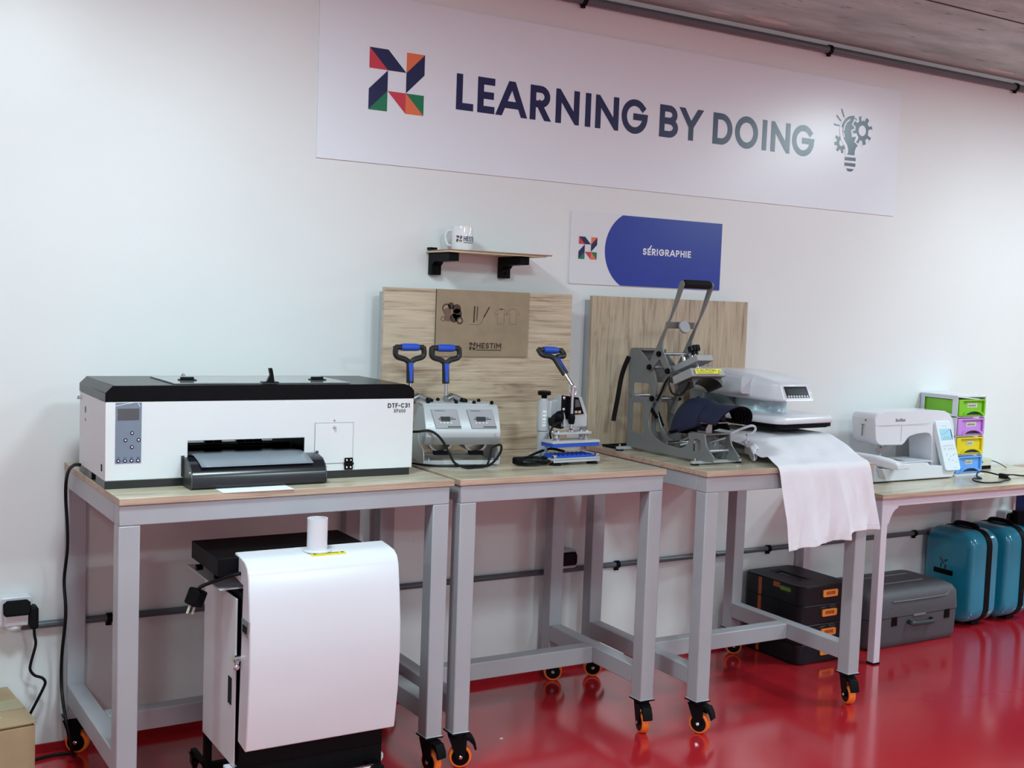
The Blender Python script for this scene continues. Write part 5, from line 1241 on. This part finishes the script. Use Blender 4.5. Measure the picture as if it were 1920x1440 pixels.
# ============================================================ CASES ON THE FLOOR
for k in range(4):
    z0_ = .002 + k * .0775; z1_ = z0_ + .0765; x0_, x1_, y0_, y1_ = 3.262, 3.530, -.345, -.020
    lab = ['dark storage case with orange latch, bottom of the stack of four', 'dark storage case with orange latch, second from the bottom of the stack', 'dark storage case with orange latch, just under the lidded top case', 'dark storage case with recessed grip in its lid, topmost of the stack'][k]
    t = Thing('storage_case', lab, 'case', ((x0_ + x1_) / 2, (y0_ + y1_) / 2, z0_ - (.002 if k == 0 else 0)), group='stack of dark storage cases')
    b = MB()
    if k == 3:
        b.prism(rrect(x0_, x1_, y0_, y1_, .035, 6), 'z', z0_, z1_ - .004)
        sl_ = rrect(3.362, 3.400, -.245, -.090, .008)
        b.prism(rrect(x0_ + .002, x1_ - .002, y0_ + .002, y1_ - .002, .034, 6), 'z', z1_ - .004, z1_, [sl_[::-1]])
    else:
        b.prism(rrect(x0_, x1_, y0_, y1_, .035, 6), 'z', z0_, z1_)
    bd = t.part('shell', b, STACKM, bevel=.003)
    if k == 3:
        b = MB(); b.prism(rrect(3.368, 3.392, -.225, -.110, .006), 'z', z1_ - .004, z1_ - .0025); t.part('grip_recess', b, BLACK, parent=bd)
        b = MB(); b.prism(rrect(3.352, 3.410, -.262, -.072, .012), 'z', z1_ - .0002, z1_ + .0008, [rrect(3.356, 3.406, -.258, -.076, .010)[::-1]]); t.part('grip_rim', b, STACKD, parent=bd)
        b = MB(); b.box(x0_ - .0012, x0_ - .0002, -.232, -.196, z0_ + .052, z0_ + .072); t.part('orange_sticker', b, mat('faded_orange', srgb(176, 92, 52), .5, 0, .2, 90))
        b = MB(); b.box(x0_ - .0012, x0_ - .0002, -.13, -.112, z0_ + .0, z0_ + .070); t.part('orange_strip', b, MATS['faded_orange'])
        b = MB(); b.prism(rrect(-.292, -.233, z0_ + .046, z0_ + .062, .007), 'x', x0_ - .0012, x0_ - .0002); t.part('green_sticker', b, LIMEP)
    if k == 0 or k == 2:
        b = MB(); b.box(x0_ - .0012, x0_ - .0002, -.13, -.112, z0_ + .004, z1_ - .004); t.part('orange_strip', b, MATS.get('faded_orange') or ORANGED)
    # orange latch on the front
    zc = z0_ + .042; xc = 3.42
    b = MB(); b.prism(rrect(xc - .040, xc + .040, zc - .014, zc + .014, .006), 'y', y0_ - .006, y0_ + .001, [rrect(xc - .024, xc + .024, zc - .006, zc + .007, .002)[::-1]])
    lt = t.part('latch', b, ORANGEP, bevel=.001)
    b = MB(); b.box(xc - .026, xc + .026, y0_ - .002, y0_ - .0005, zc - .008, zc + .009); b.box(xc - .020, xc + .004, y0_ - .004, y0_ - .002, zc - .003, zc + .003); t.part('latch_recess', b, ORANGED, parent=lt)
    if k in (1, 2):
        b = MB(); f = lambda x, z: (x, y0_ - .0006, z)
        for q in ribbon([(xc - .046, zc + .020), (xc - .036, zc + .024), (xc - .03, zc + .021), (xc - .018, zc + .025)], .0022) + ribbon([(xc + .012 + .016 * cos(a) + .008, zc + .024 + .004 * sin(a)) for a in [2 * pi * i / 12 for i in range(13)]], .0016): face2(b, q, f)
        t.part('faint_print', b, GREYINK, parent=bd, recalc=False)
    b = MB(); b.prism([(x0_ - .0004, z0_ - .001), (x0_ - .0004, z0_ + .0015)] + [(x1_, z0_ + .0015), (x1_, z0_ - .001)], 'y', y0_ + .04, y1_ - .04); 
    if k: b.bm.free()
    else: t.part('base_rim', b, BLACK)

# charcoal machine case
t = Thing('machine_case', 'large charcoal textured carrying case with front handle lying under the white table', 'case', (3.95, -.17, 0))
gx0, gx1, gy0, gy1 = 3.665, 4.225, -.335, -.02
def csec(z, ins, r): return [(p[0], p[1], z) for p in rrect(gx0 + ins, gx1 - ins, gy0 + ins, gy1 - ins, r, 6)]
b = MB(); b.loft([csec(.0, .018, .03), csec(.012, .006, .035), csec(.03, .003, .035), csec(.128, .0, .035), csec(.1285, .004, .032)]); t.part('lower_shell', b, CASEG, ang=.7)
b = MB(); b.loft([csec(.1295, .004, .032), csec(.131, -.002, .036), csec(.145, -.002, .036), csec(.205, .002, .036), csec(.228, .014, .036), csec(.239, .034, .036), csec(.242, .06, .036)]); t.part('lid', b, CASEG, ang=.9)
b = MB()
b.tube([(3.80, gy0 - .003, .198), (3.90, gy0 - .003, .196), (4.10, gy0 - .003, .196), (4.135, gy0 - .001, .199), (4.150, gy0 + .004, .207), (4.150, gy0 + .02, .226)], .0022, 6, 4)
b.tube([(3.78, -.235, .2435), (4.10, -.235, .2435)], .003, 6, 1); b.tube([(3.80, -.13, .2435), (4.12, -.13, .2435)], .003, 6, 1); t.part('lid_ribs', b, CASEGL)
b = MB(); b.tube([(3.898, gy0 - .002, .106), (3.900, gy0 - .022, .103), (3.925, gy0 - .028, .102), (4.01, gy0 - .028, .100), (4.035, gy0 - .022, .101), (4.037, gy0 - .002, .104)], .0095, 10, 3, sq=.6); t.part('handle', b, mat('dark_blue_grey_handle', srgb(30, 34, 46), .45, 0, .08, 20))
for lx in (3.800, 4.128):
    b = MB(); b.box(lx, lx + .030, gy0 - .004, gy0 + .004, .095, .133); t.part('latch', b, BLACK, bevel=.001)
b = MB(); b.box(3.93, 4.005, gy0 - .004, gy0 + .002, .124, .133); t.part('lip', b, CASEGL, bevel=.001)

# teal suitcases
def suitcase(x0_, x1_, label, marks):
    t = Thing('suitcase', label, 'suitcase', ((x0_ + x1_) / 2, -.15, 0), group='teal hard shell suitcases')
    ya_, yb_, z0_, z1_ = -.285, -.022, .018, .432; xm = x0_ + (x1_ - x0_) * .50; xm2 = xm + .032
    def ring(x, ins, r): return [(x, p[0], p[1]) for p in rrect(ya_ + ins, yb_ - ins, z0_ + ins, z1_ - ins, r, 7)]
    b = MB(); b.loft([ring(x0_, .030, .055), ring(x0_ + .004, .014, .062), ring(x0_ + .014, .004, .068), ring(x0_ + .030, .0, .070), ring(xm, 0, .070)]); t.part('front_shell', b, TEAL, ang=1.0)
    b = MB(); b.loft([ring(xm2, 0, .070), ring(x1_ - .028, 0, .070), ring(x1_ - .013, .004, .068), ring(x1_ - .004, .014, .062), ring(x1_, .030, .055)]); t.part('rear_shell', b, TEAL, ang=1.0)
    b = MB(); b.loft([ring(xm - .001, -.003, .072), ring(xm2 + .001, -.003, .072)]); t.part('zip_band', b, BLKM, ang=.8)
    b = MB(); b.tube([(xm + .016, ya_ + .07, z1_ + .002), (xm + .016, ya_ + .085, z1_ + .013), (xm + .016, (ya_ + yb_) / 2, z1_ + .016), (xm + .016, yb_ - .085, z1_ + .013), (xm + .016, yb_ - .07, z1_ + .002)], .0075, 10, 4, sq=1.6); t.part('top_handle', b, BLACK)
    for fy_ in (ya_ + .05, yb_ - .10):
        b = MB(); b.box(xm - .01, xm + .045, fy_, fy_ + .05, .0, .018); t.part('base_foot', b, BLACK, bevel=.002)
    if marks:
        b = MB(); b.box(x0_ - .0035, x0_ + .001, -.186, -.085, .222, .244); t.part('name_plate', b, BLACK, bevel=.0005)
        b = MB(); f = lambda y, z: (x0_ - .0008, y, z); c0, c1 = -.133, .283
        for q in ribbon([(c0 - .012, c1 + .004), (c0, c1 - .013), (c0 + .012, c1 + .002), (c0 + .018, c1 + .008)], .005) + ribbon([(c0 - .020, c1 + .006), (c0 - .012, c1)], .006) + ribbon([(c0 - .012, .250), (c0 - .012, .262)], .008) + ribbon([(c0 + .012, .252), (c0 + .012, .264)], .008): face2(b, q, f)
        b.mi = 1; face2(b, circ(c0, c1 + .012, .007, 12), f); b.mi = 0; face2(b, circ(c0, c1 + .006, .004, 12), f)
        t.part('emblem', b, [TEALD, CASEGL], recalc=False)
suitcase(4.360, 4.550, 'teal hard shell suitcase with small dark emblem, nearer of the two', True)
suitcase(4.605, 4.795, 'teal hard shell suitcase standing behind the one with the emblem', False)

# ============================================================ CARDBOARD BOX
t = Thing('cardboard_box', 'brown cardboard box sealed with tape on the floor in the bottom left corner', 'box', (.26, -.21, 0), .098)
t.inv = t.o.matrix_basis.inverted() if False else t.inv
b = MB(); b.box(-.24, .215, -.155, .165, 0, .210); b.box(-.232, .207, -.147, .157, .2105, .2160); t.part('carton', b, CARD, local=True, bevel=.001)
b = MB()
for (a, c) in ((-.155, .006), (.010, .165)): b.hexa([(-.243, a, .2165), (.219, a, .2165), (.219, c, .2165), (-.243, c, .2165)], [(-.243, a, .2195), (.219, a, .2195), (.219, c, .2205), (-.243, c, .2205)])
t.part('top_flaps', b, CARD, local=True)
b = MB(); b.box(-.244, .2195, -.035, .045, .2206, .2212); b.box(.2156, .2164, -.035, .045, .12, .2206); t.part('brown_tape', b, TAPE, local=True)
b = MB()
for (ax_, ay_, sx_, sy_) in ((.02, .075, .10, .020), (.05, -.09, .09, .026)): b.prism([(ax_ + sx_ * (1 + .2 * sin(3 * q)) * cos(q), ay_ + sy_ * sin(q)) for q in [2 * pi * i / 16 for i in range(16)]], 'z', .2207, .2216)
b.box(.02, .11, -.1568, -.1552, .06, .19); t.part('clear_tape', b, TAPEW, local=True)

b = MB(); b.prism(circ(1.842, -.49, .006, 10, .004), 'z', .0, .0015)
single('paper_scrap', b, PAPER, 'tiny white paper scrap on the red floor before the middle bench', 'paper')
